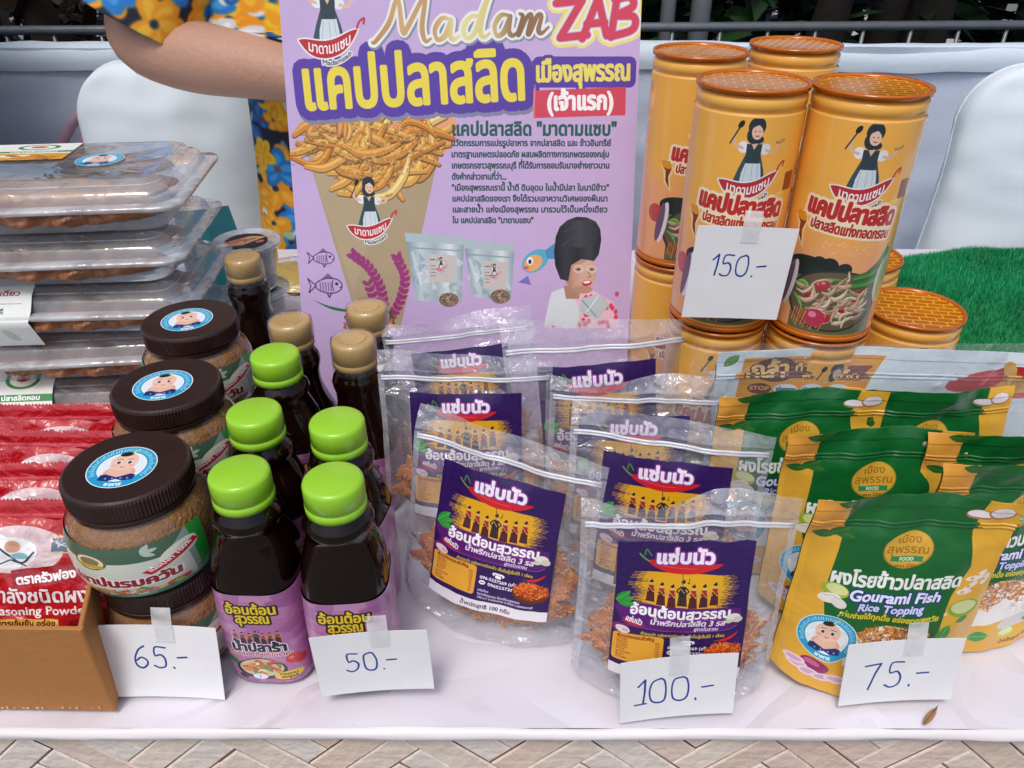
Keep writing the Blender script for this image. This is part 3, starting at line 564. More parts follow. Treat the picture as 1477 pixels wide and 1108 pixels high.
def tag_art(s, w=.074, h=.058):
    p = Print(740, 740 * h / w, 'f3f3f5', 1.0); W = 740; H = 740 * h / w
    g = np.random.RandomState(len(s) + ord(s[0]))
    G = {'0': [[(.5, 0), (.12, .12), (.0, .5), (.1, .9), (.45, 1), (.72, .85), (.78, .45), (.68, .1), (.5, 0)]],
         '1': [[(.12, .26), (.42, 0), (.4, .5), (.36, 1)]], '5': [[(.75, .02), (.2, .02), (.16, .42), (.5, .38), (.7, .6), (.62, .9), (.3, 1), (.02, .9)]],
         '6': [[(.62, .0), (.28, .16), (.05, .55), (.1, .9), (.4, 1), (.68, .85), (.66, .62), (.4, .5), (.1, .66)]],
         '7': [[(.0, .06), (.7, .02), (.5, .4), (.3, 1.02)]], '.': [[(.1, .96), (.13, 1.0)]], '-': [[(.0, .5), (.55, .46)]]}
    wds = {'.': .34, '-': .7, '1': .62}
    tot = sum(wds.get(c, .98) for c in s); dh = {3: 190, 2: 200}.get(len(s.strip('.-')), 190)
    dh = {'150.-': 165, '100.-': 200, '75.-': 205, '65.-': 165, '50.-': 160}[s]
    x = (W - tot * dh * .72) / 2 - 5; y0 = {'65.-': .3, '50.-': .34, '100.-': .34, '75.-': .36, '150.-': .3}[s] * H
    for ch in s:
        for st in G[ch]:
            P = np.array([(x + a * dh * .68, y0 + b * dh) for a, b in st]) + g.randn(len(st), 2) * 2
            rs = ch in '1-.'
            if ch == '0': P[-1] = P[0] + [6, 3]
            P2 = P if rs or ch == '7' else catmull(P, 6)
            p.line(P2, 13, '1f3f98', taper=[1, .85, 1.1, .9, 1])
        x += wds.get(ch, .98) * dh * .72
    if s == '100.-':
        x0 = (W - tot * dh * .72) / 2 - 5; p.line([(x0 - 8, y0 + dh), (x0 + 66, y0 + dh - 4)], 12, '1f3f98')
    return p.image('price_tag_writing')
def floral_art():
    p = Print(800, 800, '10182e', 1.0); g = np.random.RandomState(12)
    for i in range(60): x, y = g.rand(2) * 800; leaf(p, x, y, 70, 16, g.rand() * 360, ['1f5a3a', '2f7a44', 'a8c0a0', '6a8a9a'][g.randint(4)])
    for i in range(86):
        x, y = g.rand(2) * 800; r = 44 + 40 * g.rand(); c = [('f09a1c', 'f8c030'), ('1f7ac8', '4aa8e8'), ('f6c824', 'f0a018'), ('1c5aa8', '2f8ad8'), ('e89a1c', 'f6c040'), ('dfe6ee', 'ffffff')][(0, 1, 2, 3, 4, 0, 2, 3, 4, 1, 0, 5)[g.randint(12)]]
        for k in range(5):
            a = g.rand() + k * 1.257; p.ell(x + r * .6 * math.cos(a), y + r * .6 * math.sin(a), r * .62, r * .42, c[0], math.degrees(a)); p.ell(x + r * .5 * math.cos(a), y + r * .5 * math.sin(a), r * .4, r * .2, c[1], math.degrees(a), .8)
        p.ell(x, y, r * .16, r * .16, ['8a4a1c', '1a2a4a', 'e8b030'][g.randint(3)])
    for ax in (0, 1):
        for d in (2, 3): p.a = (np.roll(p.a, d, ax) + np.roll(p.a, -d, ax) + p.a) / 3
    return p.image('floral_print')

# ================================================================ materials
MATS = {}
def nodes(m): return m.node_tree.nodes, m.node_tree.links
def lin(c):
    c = rgb(c); return tuple(np.where(c <= .04045, c / 12.92, ((c + .055) / 1.055) ** 2.4)) + (1,)
def mat(name, col, rough=.5, var=.12, vs=30, bump=0, bs=60, coat=0, spec=.5, metal=0, sss=0, tr=0, ao=None):
    """principled with noise-varied colour and fine relief"""
    if name in MATS: return MATS[name]
    m = bpy.data.materials.new(name); m.use_nodes = True; n, l = nodes(m); b = n['Principled BSDF']
    c = lin(col) if isinstance(col, str) else tuple(col) + (1,)
    tc = n.new('ShaderNodeTexCoord'); nz = n.new('ShaderNodeTexNoise'); nz.inputs['Scale'].default_value = vs; nz.inputs['Detail'].default_value = 5
    l.new(tc.outputs['Object'], nz.inputs['Vector'])
    mx = n.new('ShaderNodeMix'); mx.data_type = 'RGBA'; mx.inputs[6].default_value = tuple(x * (1 - var) for x in c[:3]) + (1,); mx.inputs[7].default_value = tuple(min(1, x * (1 + var)) for x in c[:3]) + (1,)
    l.new(nz.outputs[0], mx.inputs[0]); l.new(mx.outputs[2], b.inputs['Base Color'])
    mr = n.new('ShaderNodeMapRange'); mr.inputs[3].default_value = max(0, rough - .06); mr.inputs[4].default_value = rough + .06; l.new(nz.outputs[0], mr.inputs[0]); l.new(mr.outputs[0], b.inputs['Roughness'])
    b.inputs['Specular IOR Level'].default_value = spec; b.inputs['Metallic'].default_value = metal; b.inputs['Coat Weight'].default_value = coat; b.inputs['Coat Roughness'].default_value = .08
    if sss: b.inputs['Subsurface Weight'].default_value = sss; b.inputs['Subsurface Scale'].default_value = .01
    if tr: b.inputs['Transmission Weight'].default_value = tr
    if bump:
        z = n.new('ShaderNodeTexNoise'); z.inputs['Scale'].default_value = bs; z.inputs['Detail'].default_value = 4; l.new(tc.outputs['Object'], z.inputs['Vector'])
        bp = n.new('ShaderNodeBump'); bp.inputs['Strength'].default_value = bump; bp.inputs['Distance'].default_value = .004; l.new(z.outputs[0], bp.inputs['Height']); l.new(bp.outputs[0], b.inputs['Normal'])
    MATS[name] = m; return m
def print_mat(name, im, rough=.4, coat=0, bump=0, bs=40, spec=.5):
    if name in MATS: return MATS[name]
    m = bpy.data.materials.new(name); m.use_nodes = True; n, l = nodes(m); b = n['Principled BSDF']
    t = n.new('ShaderNodeTexImage'); t.image = im; t.extension = 'REPEAT'; uv = n.new('ShaderNodeUVMap'); l.new(uv.outputs[0], t.inputs[0])
    nz = n.new('ShaderNodeTexNoise'); nz.inputs['Scale'].default_value = 45; tc = n.new('ShaderNodeTexCoord'); l.new(tc.outputs['Object'], nz.inputs['Vector'])
    h = n.new('ShaderNodeHueSaturation'); mr = n.new('ShaderNodeMapRange'); mr.inputs[3].default_value = .93; mr.inputs[4].default_value = 1.05
    l.new(nz.outputs[0], mr.inputs[0]); l.new(mr.outputs[0], h.inputs['Value']); l.new(t.outputs[0], h.inputs['Color']); l.new(h.outputs[0], b.inputs['Base Color'])
    b.inputs['Roughness'].default_value = rough; b.inputs['Coat Weight'].default_value = coat; b.inputs['Coat Roughness'].default_value = .1; b.inputs['Specular IOR Level'].default_value = spec
    if bump:
        z = n.new('ShaderNodeTexNoise'); z.inputs['Scale'].default_value = bs; oi = n.new('ShaderNodeObjectInfo'); va = n.new('ShaderNodeVectorMath'); va.operation = 'ADD'; l.new(tc.outputs['Object'], va.inputs[0]); l.new(oi.outputs['Location'], va.inputs[1]); l.new(va.outputs[0], z.inputs['Vector']); z.inputs['Detail'].default_value = 3; z.inputs['Distortion'].default_value = .6
        bp = n.new('ShaderNodeBump'); bp.inputs['Strength'].default_value = bump; bp.inputs['Distance'].default_value = .006; l.new(z.outputs[0], bp.inputs['Height']); l.new(bp.outputs[0], b.inputs['Normal'])
    MATS[name] = m; return m
def film_mat(name, tint=(.97, .98, 1), haze=.1, rough=.12, bump=.5, bs=25, gloss=1.0, milk=(.8, .82, .88)):
    """thin clear plastic: passes light, reflects at a slant, a little milky"""
    if name in MATS: return MATS[name]
    m = bpy.data.materials.new(name); m.use_nodes = True; n, l = nodes(m); n.remove(n['Principled BSDF'])
    tr = n.new('ShaderNodeBsdfTransparent'); tr.inputs[0].default_value = tuple(tint) + (1,)
    df = n.new('ShaderNodeBsdfDiffuse'); df.inputs[0].default_value = tuple(milk) + (1,)
    gl = n.new('ShaderNodeBsdfGlossy'); gl.inputs['Roughness'].default_value = rough; gl.inputs[0].default_value = (1, 1, 1, 1)
    tc = n.new('ShaderNodeTexCoord'); z = n.new('ShaderNodeTexNoise'); z.inputs['Scale'].default_value = bs; z.inputs['Detail'].default_value = 3; z.inputs['Distortion'].default_value = .8
    l.new(tc.outputs['Object'], z.inputs['Vector']); bp = n.new('ShaderNodeBump'); bp.inputs['Strength'].default_value = bump; bp.inputs['Distance'].default_value = .01; l.new(z.outputs[0], bp.inputs['Height'])
    lw = n.new('ShaderNodeLayerWeight'); lw.inputs[0].default_value = .5; l.new(bp.outputs[0], lw.inputs['Normal']); l.new(bp.outputs[0], gl.inputs['Normal'])
    pw_ = n.new('ShaderNodeMath'); pw_.operation = 'POWER'; pw_.inputs[1].default_value = 4.5; l.new(lw.outputs['Facing'], pw_.inputs[0])
    fr = n.new('ShaderNodeMath'); fr.operation = 'MULTIPLY_ADD'; fr.inputs[1].default_value = .8; fr.inputs[2].default_value = .045; l.new(pw_.outputs[0], fr.inputs[0]); fr.use_clamp = True
    mh = n.new('ShaderNodeMapRange'); mh.inputs[1].default_value = .35; mh.inputs[2].default_value = .75; mh.inputs[3].default_value = haze * .6; mh.inputs[4].default_value = haze * 1.5; l.new(z.outputs[0], mh.inputs[0])
    m1 = n.new('ShaderNodeMixShader'); l.new(mh.outputs[0], m1.inputs[0]); l.new(tr.outputs[0], m1.inputs[1]); l.new(df.outputs[0], m1.inputs[2])
    mu = n.new('ShaderNodeMath'); mu.operation = 'MULTIPLY'; mu.inputs[1].default_value = gloss; l.new(fr.outputs[0], mu.inputs[0])
    m2 = n.new('ShaderNodeMixShader'); l.new(mu.outputs[0], m2.inputs[0]); l.new(m1.outputs[0], m2.inputs[1]); l.new(gl.outputs[0], m2.inputs[2])
    l.new(m2.outputs[0], n['Material Output'].inputs[0]); MATS[name] = m; return m

# ================================================================ mesh helpers
def link(name, me, m, parent=None, smooth=True):
    o = bpy.data.objects.new(name, me); C.objects.link(o)
    if m is not None:
        for x in (m if isinstance(m, (list, tuple)) else [m]): me.materials.append(x)
    if smooth: me.polygons.foreach_set('use_smooth', [True] * len(me.polygons))
    if parent: o.parent = parent
    return o
def raw(name, V, F, m, parent=None, UV=None, smooth=True):
    me = bpy.data.meshes.new(name); me.from_pydata([tuple(v) for v in V], [], F); me.update()
    if UV is not None:
        ul = me.uv_layers.new(name='UVMap'); li = np.empty(len(me.loops), int); me.loops.foreach_get('vertex_index', li)
        ul.data.foreach_set('uv', np.asarray(UV, float)[li].ravel())
    return link(name, me, m, parent, smooth)
def grid(nu, nv, fn, flip=False):
    """fn(u,v)->(x,y,z), u,v in 0..1; returns V,F,UV"""
    V = []; U = []
    for j in range(nv + 1):
        for i in range(nu + 1):
            u, v = i / nu, j / nv; V.append(fn(u, v)); U.append((u, v))
    F = []
    for j in range(nv):
        for i in range(nu):
            a = j * (nu + 1) + i; q = (a, a + 1, a + nu + 2, a + nu + 1); F.append(q[::-1] if flip else q)
    return V, F, U
def join(*parts):
    V = []; F = []; U = []
    for v, f, u in parts:
        k = len(V); V += list(v); U += list(u); F += [tuple(i + k for i in q) for q in f]
    return V, F, U
def lathe(prof, n=48, cap0=True, cap1=True, sq=0.0, rx=1, ry=1):
    """rings (radius, z); sq>0 squares the section off"""
    V = []; F = []; U = []
    for j, (r, z) in enumerate(prof):
        for i in range(n):
            a = 2 * math.pi * i / n; c, s = math.cos(a), math.sin(a)
            k = 1
            if sq: k = 1 / ((abs(c) ** (2 + 6 * sq) + abs(s) ** (2 + 6 * sq)) ** (1 / (2 + 6 * sq)))
            V.append((r * c * k * rx, r * s * k * ry, z)); U.append((i / n, j / (len(prof) - 1)))
    for j in range(len(prof) - 1):
        for i in range(n): a = j * n + i; b = j * n + (i + 1) % n; F.append((a, b, b + n, a + n))
    if cap0: F.append(tuple(range(n))[::-1])
    if cap1: F.append(tuple(range((len(prof) - 1) * n, len(prof) * n)))
    return V, F, U
def wrap(rfn, z0, z1, a0, a1, n=48, nv=4, u0=0, u1=1, sq=0.0):
    """label wrapped from angle a0 to a1 (deg, 0=+x) ; front is -90"""
    def fn(u, v):
        a = R(a0 + (a1 - a0) * u); z = z0 + (z1 - z0) * v; c, s = math.cos(a), math.sin(a); k = 1
        if sq: k = 1 / ((abs(c) ** (2 + 6 * sq) + abs(s) ** (2 + 6 * sq)) ** (1 / (2 + 6 * sq)))
        r = rfn(z) * k; return (r * c, r * s, z)
    V, F, U = grid(n, nv, fn); return V, F, [(u0 + (u1 - u0) * a, b) for a, b in U]
def box(x0, y0, z0, x1, y1, z1):
    V = [(x, y, z) for z in (z0, z1) for y in (y0, y1) for x in (x0, x1)]
    F = [(0, 2, 3, 1), (4, 5, 7, 6), (0, 1, 5, 4), (2, 6, 7, 3), (0, 4, 6, 2), (1, 3, 7, 5)]
    return V, F, [(0, 0)] * 8
def bevel(o, w, seg=2):
    b = o.modifiers.new('bevel', 'BEVEL'); b.width = w; b.segments = seg; b.limit_method = 'ANGLE'; b.angle_limit = R(40); return o
def solid(o, t, off=-1):
    s = o.modifiers.new('solid', 'SOLIDIFY'); s.thickness = t; s.offset = off; return o
def tube(pts, r, n=8, close=False, caps=True):
    pts = [Vector(p) for p in pts]; V = []; F = []; U = []; rr = r if isinstance(r, (list, tuple)) else [r] * len(pts); up = Vector((0, 0, 1))
    for i, p in enumerate(pts):
        t = (pts[min(i + 1, len(pts) - 1)] - pts[max(i - 1, 0)]).normalized()
        s = t.cross(up); s = s.normalized() if s.length > 1e-3 else t.cross(Vector((0, 1, 0))).normalized(); q = s.cross(t)
        for k in range(n):
            a = 2 * math.pi * k / n; V.append(p + (s * math.cos(a) + q * math.sin(a)) * rr[i]); U.append((k / n, i))
    for i in range(len(pts) - 1):
        for k in range(n): a = i * n + k; b = i * n + (k + 1) % n; F.append((a, b, b + n, a + n))
    if caps: F.append(tuple(range(n))[::-1]); F.append(tuple(range((len(pts) - 1) * n, len(pts) * n)))
    return V, F, U
def thing(name, label, cat, loc=(0, 0, 0), rot=(0, 0, 0), group=None):
    o = bpy.data.objects.new(name, None); C.objects.link(o); o.empty_display_size = .02
    o.location = loc; o.rotation_euler = rot; return tag(o, label, cat, group)
def tag(o, label, cat, group=None):
    o['label'] = label; o['category'] = cat
    if group: o['group'] = group
    return o
def struct(o): o['kind'] = 'structure'; return o
def dup(root, loc, rot, label):
    def cp(o, par):
        c = o.copy(); C.objects.link(c)
        if par: c.parent = par
        for ch in [x for x in bpy.data.objects if x.parent == o]: cp(ch, c)
        return c
    r = cp(root, None); r.location = loc; r.rotation_euler = rot; r['label'] = label; return r
def nz(x, y, z=0, s=1): return mnoise.noise(Vector((x * s, y * s, z * s)))

# ================================================================ setting
concrete = mat('concrete', (.16, .16, .155), .8, .25, 3, .4, 40)
V, F, U = grid(40, 40, lambda u, v: (-60 + 120 * u, -40 + 120 * v, 0)); struct(raw('ground', V, F, concrete))
path_m = mat('pale_paving', (.42, .41, .40), .75, .15, 6, .3, 30)
pv = [(2.2 + 5.5 * u + 1.2 * v, 3.4 + 9 * v, .004) for v in (0, 1) for u in (0, 1)]
struct(raw('path', [(1.2, 4.0, .004), (2.6, 4.0, .004), (7.2, 15, .004), (4.6, 15, .004)], [(0, 1, 2, 3)], path_m))
V, F, U = join(*[box(1.3 + .42 * i + j * .22, 4.1 + j * .6, .006, 1.68 + .42 * i + j * .22, 4.65 + j * .6, .03) for j in range(17) for i in range(4)])
o = raw('paving_slabs', V, F, path_m, smooth=False); struct(o)

# ---- stall table
cloth = mat('table_cloth', 'e3e0ea', .24, .05, 4, .6, 7, spec=.5)
def cloth_extra(m):
    n, l = nodes(m); b = n['Principled BSDF']; tc = n.new('ShaderNodeTexCoord')
    def noi(sc_, det=3, dist=0): z = n.new('ShaderNodeTexNoise'); z.inputs['Scale'].default_value = sc_; z.inputs['Detail'].default_value = det; z.inputs['Distortion'].default_value = dist; l.new(tc.outputs['Object'], z.inputs['Vector']); return z
    def rmp(src, a, b_, c=0., d=1.): r = n.new('ShaderNodeMapRange'); r.inputs[1].default_value = a; r.inputs[2].default_value = b_; r.inputs[3].default_value = c; r.inputs[4].default_value = d; l.new(src, r.inputs[0]); return r.outputs[0]
    a = n.new('ShaderNodeMath'); a.operation = 'SUBTRACT'; a.inputs[1].default_value = .5; l.new(noi(3.2, 2, 1.2).outputs[0], a.inputs[0]); ab = n.new('ShaderNodeMath'); ab.operation = 'ABSOLUTE'; l.new(a.outputs[0], ab.inputs[0])
    cr = rmp(ab.outputs[0], 0, .02); bp = n.new('ShaderNodeBump'); bp.inputs['Strength'].default_value = .38; bp.inputs['Distance'].default_value = .004; l.new(cr, bp.inputs['Height'])
    old = b.inputs['Normal'].links[0].from_socket; l.new(old, bp.inputs['Normal']); l.new(bp.outputs[0], b.inputs['Normal'])
    base = b.inputs['Base Color'].links[0].from_socket
    m1 = n.new('ShaderNodeMix'); m1.data_type = 'RGBA'; l.new(rmp(noi(2.6, 3).outputs[0], .4, .62), m1.inputs[0]); l.new(base, m1.inputs[6]); m1.inputs[7].default_value = lin('e2dee6')  # broad tint patches: reflections on the glossy cloth, put into its colour
    m2 = n.new('ShaderNodeMix'); m2.data_type = 'RGBA'; l.new(rmp(noi(150, 1).outputs[0], .80, .84, 0, .7), m2.inputs[0]); l.new(m1.outputs[2], m2.inputs[6]); m2.inputs[7].default_value = lin('8a7468')
    m3 = n.new('ShaderNodeMix'); m3.data_type = 'RGBA'; l.new(rmp(noi(9, 6, 2).outputs[0], .62, .8, 0, .35), m3.inputs[0]); l.new(m2.outputs[2], m3.inputs[6]); m3.inputs[7].default_value = lin('b8a8ae')
    l.new(m3.outputs[2], b.inputs['Base Color'])
cloth_extra(cloth)
tb = thing('stall_table', 'long stall table under a glossy white plastic cloth, with woven strips on its front', 'table', (0, 0, 0))
def top(u, v):
    x = -1.5 + 3.0 * u; y = .3075 + .795 * v
    w = .0022 * nz(x, y, 1, 6) + .0008 * nz(x, y, 3, 16) - .0035 * max(0, 1 - abs(nz(x * 1.6 + y * .8, y * 1.1, 5, 3.1)) * 9) * (.5 + nz(x, y, 8, 5)) * .5
    return (x, y - .004 * (x * .35) * (v < .01), TZ + (w if .01 < v else w * .3) - .0012)
V, F, U = grid(220, 80, top); o = raw('table_cloth', V, F, cloth, tb, U)
def lip(u, v):
    x = -1.5 + 3.0 * u; a = v * math.pi; e = .0014 * nz(x, v * .3, 2, 9) + .0007 * nz(x, v, 4, 34)
    yy = .3075 - .004 * x * .35 * 1
    return (x, yy - .0045 * math.sin(a) + e, TZ - .0045 + .0045 * math.cos(a) + e * .5 - .001)
V, F, U = grid(220, 8, lip); raw('cloth_hem', V, F, mat('hem_plastic', 'e9e4e6', .35, .04, 10, .15, 30), tb)
bd = raw('table_board', *box(-1.5, .317, TZ - .03, 1.5, 1.1, TZ - .006)[:2], mat('table_wood', (.3, .22, .15), .6, .2, 8), tb, smooth=False)
for x in (-1.4, 1.4):
    for y in (.36, 1.04): raw('leg', *box(x - .02, y - .02, 0, x + .02, y + .02, TZ - .031)[:2], mat('table_steel', (.4, .4, .42), .4, .1, metal=.8), tb, smooth=False)
raw('front_backing', *box(-1.5, .3127, .3, 1.5, .315, TZ - .032)[:2], mat('backing_dark', (.3, .17, .13), .8), tb, smooth=False)
# woven strips: herringbone of broad bamboo splints, each its own piece
strip_m = [mat('splint_pale', 'eedccd', .5, .22, 26, .5, 120), mat('splint_tan', 'e6cfbe', .5, .22, 22, .5, 120), mat('splint_grey', 'f0e2d8', .5, .2, 24, .5, 120), mat('splint_rose', 'ead3c6', .5, .22, 24, .5, 120)]
w = .0215; c45 = math.cos(R(45)); ZMAX = -.0085
def clip_top(P, zm):
    o = []
    for i in range(len(P)):
        a, b = P[i - 1], P[i]
        if (a[1] <= zm) != (b[1] <= zm): t = (zm - a[1]) / (b[1] - a[1]); o.append((a[0] + t * (b[0] - a[0]), zm))
        if b[1] <= zm: o.append(b)
    return o
for p_ in range(-50, 50):
    for q in range(-50, 50):
        t_ = (p_ - q) % 8
        if t_ == 0: cx_, cz_, a = p_ + 2, q + .5, 45
        elif t_ == 4: cx_, cz_, a = p_ + .5, q - 1, 135
        else: continue
        x = (cx_ - cz_) * w * c45; z = (cx_ + cz_) * w * c45 - .03
        if not (-.60 < x < .60 and -.13 < z < .03): continue
        a += random.uniform(-.8, .8); ca, sa_ = math.cos(R(a)), math.sin(R(a)); hl, hw = 2 * w - .0005, w / 2 - .0004
        rect = lambda l, h: clip_top([(l * i * ca - h * j * sa_, z + l * i * sa_ + h * j * ca) for i, j in ((-1, -1), (1, -1), (1, 1), (-1, 1))], ZMAX)
        A = rect(hl, hw); B = rect(hl - .0012, hw - .0012)
        if len(A) != len(B) or len(A) < 3: continue
        n_ = len(A); jy = random.uniform(-.0005, .0005); V = [(u_, .0012 + jy, v_ - z) for u_, v_ in A] + [(u_, jy, v_ - z) for u_, v_ in B]
        F = [tuple(range(n_, 2 * n_))] + [(i, (i + 1) % n_, n_ + (i + 1) % n_, n_ + i) for i in range(n_)]
        o = raw('splint', V, F, strip_m[random.randrange(4)], tb, smooth=False); o.location = (x, .3110, TZ + z)

# ---- barrier fence draped with pale cloth
fm = mat('galvanised', (.2, .22, .23), .45, .2, 20, .2, 60, metal=.6)
fe = thing('barrier_fence', 'low galvanised barrier fence with upright bars behind the white drape', 'fence', (0, 1.75, 0))
raw('top_rail', *tube([(-3.2, 0, .955), (-.5, 0, .965), (3.2, 0, .985)], .009)[:2], fm, fe)
raw('lower_rail', *tube([(-3.2, 0, .2), (3.2, 0, .2)], .0125)[:2], fm, fe)
bar = tube([(0, 0, .2), (0, 0, .968)], .0045, 6); bm_ = raw('bar', bar[0], bar[1], fm, fe); bm_.location = (-3.1, 0, 0)
for i in range(1, 64): c = bm_.copy(); C.objects.link(c); c.parent = fe; c.location = (-3.1 + i * .098, 0, 0)
drape_m = mat('drape_cloth', 'd2dcee', .75, .06, 5, .25, 300)
def drape(u, v):
    x = -3 + 6 * u; f = 1 - v; w = .022 * nz(x, v * .5, 0, 3.2) + .02 * nz(x + f * .8, v * 1.5, 4, 1.6) + .008 * nz(x + f, v * 2, 9, 7) - .012 * max(0, 1 - abs(nz(x - f * .7, v * .8, 2, 1.7)) * 12)
    return (x, 1.66 + w * (1 - v * .5) + .02 * (1 - v), .05 + .895 * v + .004 * nz(x, 1, 3, 2.5) * (v > .97))
V, F, U = grid(240, 40, drape)
dr = tag(raw('barrier_drape', V, F, drape_m), 'long pale blue white cloth hung over the barrier behind the chairs', 'cloth')
def hem(u, v):
    x = -3 + 6 * u; a = math.pi * (v * 1.25 - .15); d = drape(u, .97)
    return (x, d[1] + .02 - .028 * math.cos(a), .917 + .035 * math.sin(a) + .006 * nz(x, 0, 0, 2) - .02 * max(0, -math.cos(a)) + .004 * nz(x, v, 6, 12))
V, F, U = grid(240, 8, hem); raw('folded_hem', V, F, mat('hem_white', 'd4e2ee', .6, .05, 8, .2, 60), dr)

# ---- steel posts of the stall frame
pm = mat('post_steel', (.42, .45, .48), .35, .15, 10, .1, 40, metal=.5)
def post(x, r, label):
    t = thing('canopy_post', label, 'post', (x, 1.85, 0), group='steel posts behind the canisters')
    raw('tube', *tube([(0, 0, .02), (0, 0, 2.6)], r, 14)[:2], pm, t); raw('foot_plate', *box(-.05, -.05, 0, .05, .05, .018)[:2], pm, t, smooth=False)
    raw('sleeve', *lathe([(r + .004, 1.1), (r + .006, 1.105), (r + .006, 1.2), (r + .004, 1.205)], 14)[:2], pm, t); return t
post(.335, .016, 'dark steel canopy post beside the poster, left one of the close pair')
post(.405, .022, 'thicker shiny steel canopy post just right of the thin one')

# ---- planting behind the barrier
leafm = [mat('leaf_shaded', (.012, .028, .012), .45, .3, 12, spec=.4), mat('leaf_green', (.02, .06, .018), .45, .3, 12, spec=.4), mat('leaf_dry', (.07, .03, .015), .7, .4, 12)]  # greens near black: shade over the planting is put into the leaf colour
stemm = mat('stem_dark', (.015, .012, .012), .8, .4, 15, .5, 50)
def shrub(x, y, h, sp, label, n, dry=False):
    t = thing('broadleaf_shrub', label, 'shrub', (x, y, 0), group='dark planting behind the barrier')
    P = []; Q = []
    for i in range(7):
        a = random.uniform(0, 6.28); P.append(tube([(0.02 * math.cos(a), .02 * math.sin(a), 0), (sp * .3 * math.cos(a), sp * .2 * math.sin(a), h * .5), (sp * .5 * math.cos(a + .3), sp * .3 * math.sin(a), h * .9)], [.02, .014, .006], 6))
    raw('stems', *join(*P)[:2], stemm, t)['kind'] = 'stuff'
    V = []; F = []
    for i in range(n):
        a = random.uniform(0, 6.28); rr = sp * random.random() ** .5; z = h * random.uniform(.08, 1); rr *= .5 + .5 * math.sin(min(1, z / h * 1.1) * 2.6)
        p = Vector((rr * math.cos(a), rr * .7 * math.sin(a), z)); L = random.uniform(.1, .24) * (1 if not dry else 1.5); w = L * (.24 if not dry else .07)
        d = Vector((math.cos(a + random.uniform(-.9, .9)), math.sin(a + random.uniform(-.9, .9)), random.uniform(-.5, .8))).normalized(); s_ = d.cross(Vector((random.uniform(-.4, .4), random.uniform(-.4, .4), 1))).normalized(); u = s_.cross(d)
        k = len(V); V += [p, p + d * L * .3 + s_ * w, p + d * L * .3 - s_ * w, p + d * L * .65 + s_ * w * .8 - u * L * .06, p + d * L * .65 - s_ * w * .8 - u * L * .06, p + d * L - u * L * .18, p + d * L * .35 - u * w * .3]
        F += [(k, k + 1, k + 6), (k, k + 6, k + 2), (k + 1, k + 3, k + 6), (k + 6, k + 4, k + 2), (k + 3, k + 5, k + 4, k + 6)]
    f = raw('foliage', V, F, leafm[2] if dry else random.choice(leafm[:2]), t, smooth=False); f['kind'] = 'stuff'
    return t
SH = [(-2.3, 2.5, 'tall dark leafed shrub at the far left behind the barrier', 0), (-1.55, 2.4, 'brown twiggy clump left of the florally dressed seller', 1), (-1.1, 2.9, 'brown dried palm clump above the left end of the drape', 1), (-.5, 2.6, 'dark bush behind the raised elbow of the seller', 0), (.2, 2.7, 'dark green bush hidden behind the lilac poster', 0),
      (.62, 2.5, 'bright green tipped bush beside the steel posts', 0), (.98, 2.7, 'dark bush behind the rear right canister', 0), (1.80, 2.45, 'low black-green bush above the right hand chair', 0), (2.3, 3.1, 'dark shrub beside the pale paving', 0), (3.0, 2.7, 'dark shrub at the far right edge', 0), (-1.9, 3.4, 'brown dry fronds at the far left', 1), (.9, 3.6, 'brown dry fronds behind the right hand bushes', 1)]
for x, y, lb, d in SH: shrub(x, y, random.uniform(1.05, 1.4), random.uniform(.45, .6), lb, 520 if not d else 420, bool(d))
for i, (x, y) in enumerate([(-2.6, 5), (-1.2, 5.4), (.2, 5.2), (.9, 5.6), (-4, 6)]):
    V = []; 
    shrub(x, y, 1.5, 1.1, ['broad dark hedge bush far left beyond the palms', 'dark hedge bush beyond the dried palm', 'dark hedge bush far behind the poster', 'dark hedge bush left of the pale path', 'dark hedge bush outermost on the left'][i], 900)
for i, (x, y) in enumerate([(.75, 2.2), (.95, 2.3), (1.12, 2.25), (1.62, 2.9), (1.95, 2.35), (2.35, 2.9), (-1.35, 2.1), (-1.15, 2.15), (-1.75, 2.2)]):
    t = thing('palm_trunk', ['slim dark trunk right of the steel posts', 'dark ringed trunk behind the rear canister', 'leaning dark trunk above the drape', 'thick dark trunk beside the pale paving', 'black trunk behind the right hand chair', 'dark trunk at the right end of the paving', 'brown husked trunk above the left drape', 'thin brown trunk beside the seller', 'dark trunk near the left edge'][i], 'tree', (x, y, 0), group='dark trunks behind the barrier')
    ln = random.uniform(-.25, .25); pts = [(ln * k / 10, .05 * math.sin(k), k * .28) for k in range(11)]
    raw('trunk', *tube(pts, [random.uniform(.03, .055) * (1 + .18 * (k % 2)) for k in range(11)], 10)[:2], mat('trunk_bark', (.02, .014, .011), .9, .5, 14, 1, 40) if i < 6 else mat('husk_bark', (.06, .035, .02), .9, .5, 14, 1, 40), t)
    V = []; F = []
    for a in range(9):
        an = a * .7; pp = [Vector((ln + .12 * k * math.cos(an), .12 * k * math.sin(an), 2.8 + .1 * k - .035 * k * k)) for k in range(7)]
        for k in range(6):
            d = (pp[k + 1] - pp[k]).normalized(); sd_ = d.cross(Vector((0, 0, 1))).normalized()
            for sg in (-1, 1):
                b = len(V); V += [pp[k], pp[k + 1], pp[k + 1] + sd_ * sg * .16 - Vector((0, 0, .08)), pp[k] + sd_ * sg * .1 - Vector((0, 0, .03))]; F.append((b, b + 1, b + 2, b + 3))
    raw('crown', V, F, leafm[0], t, smooth=False)

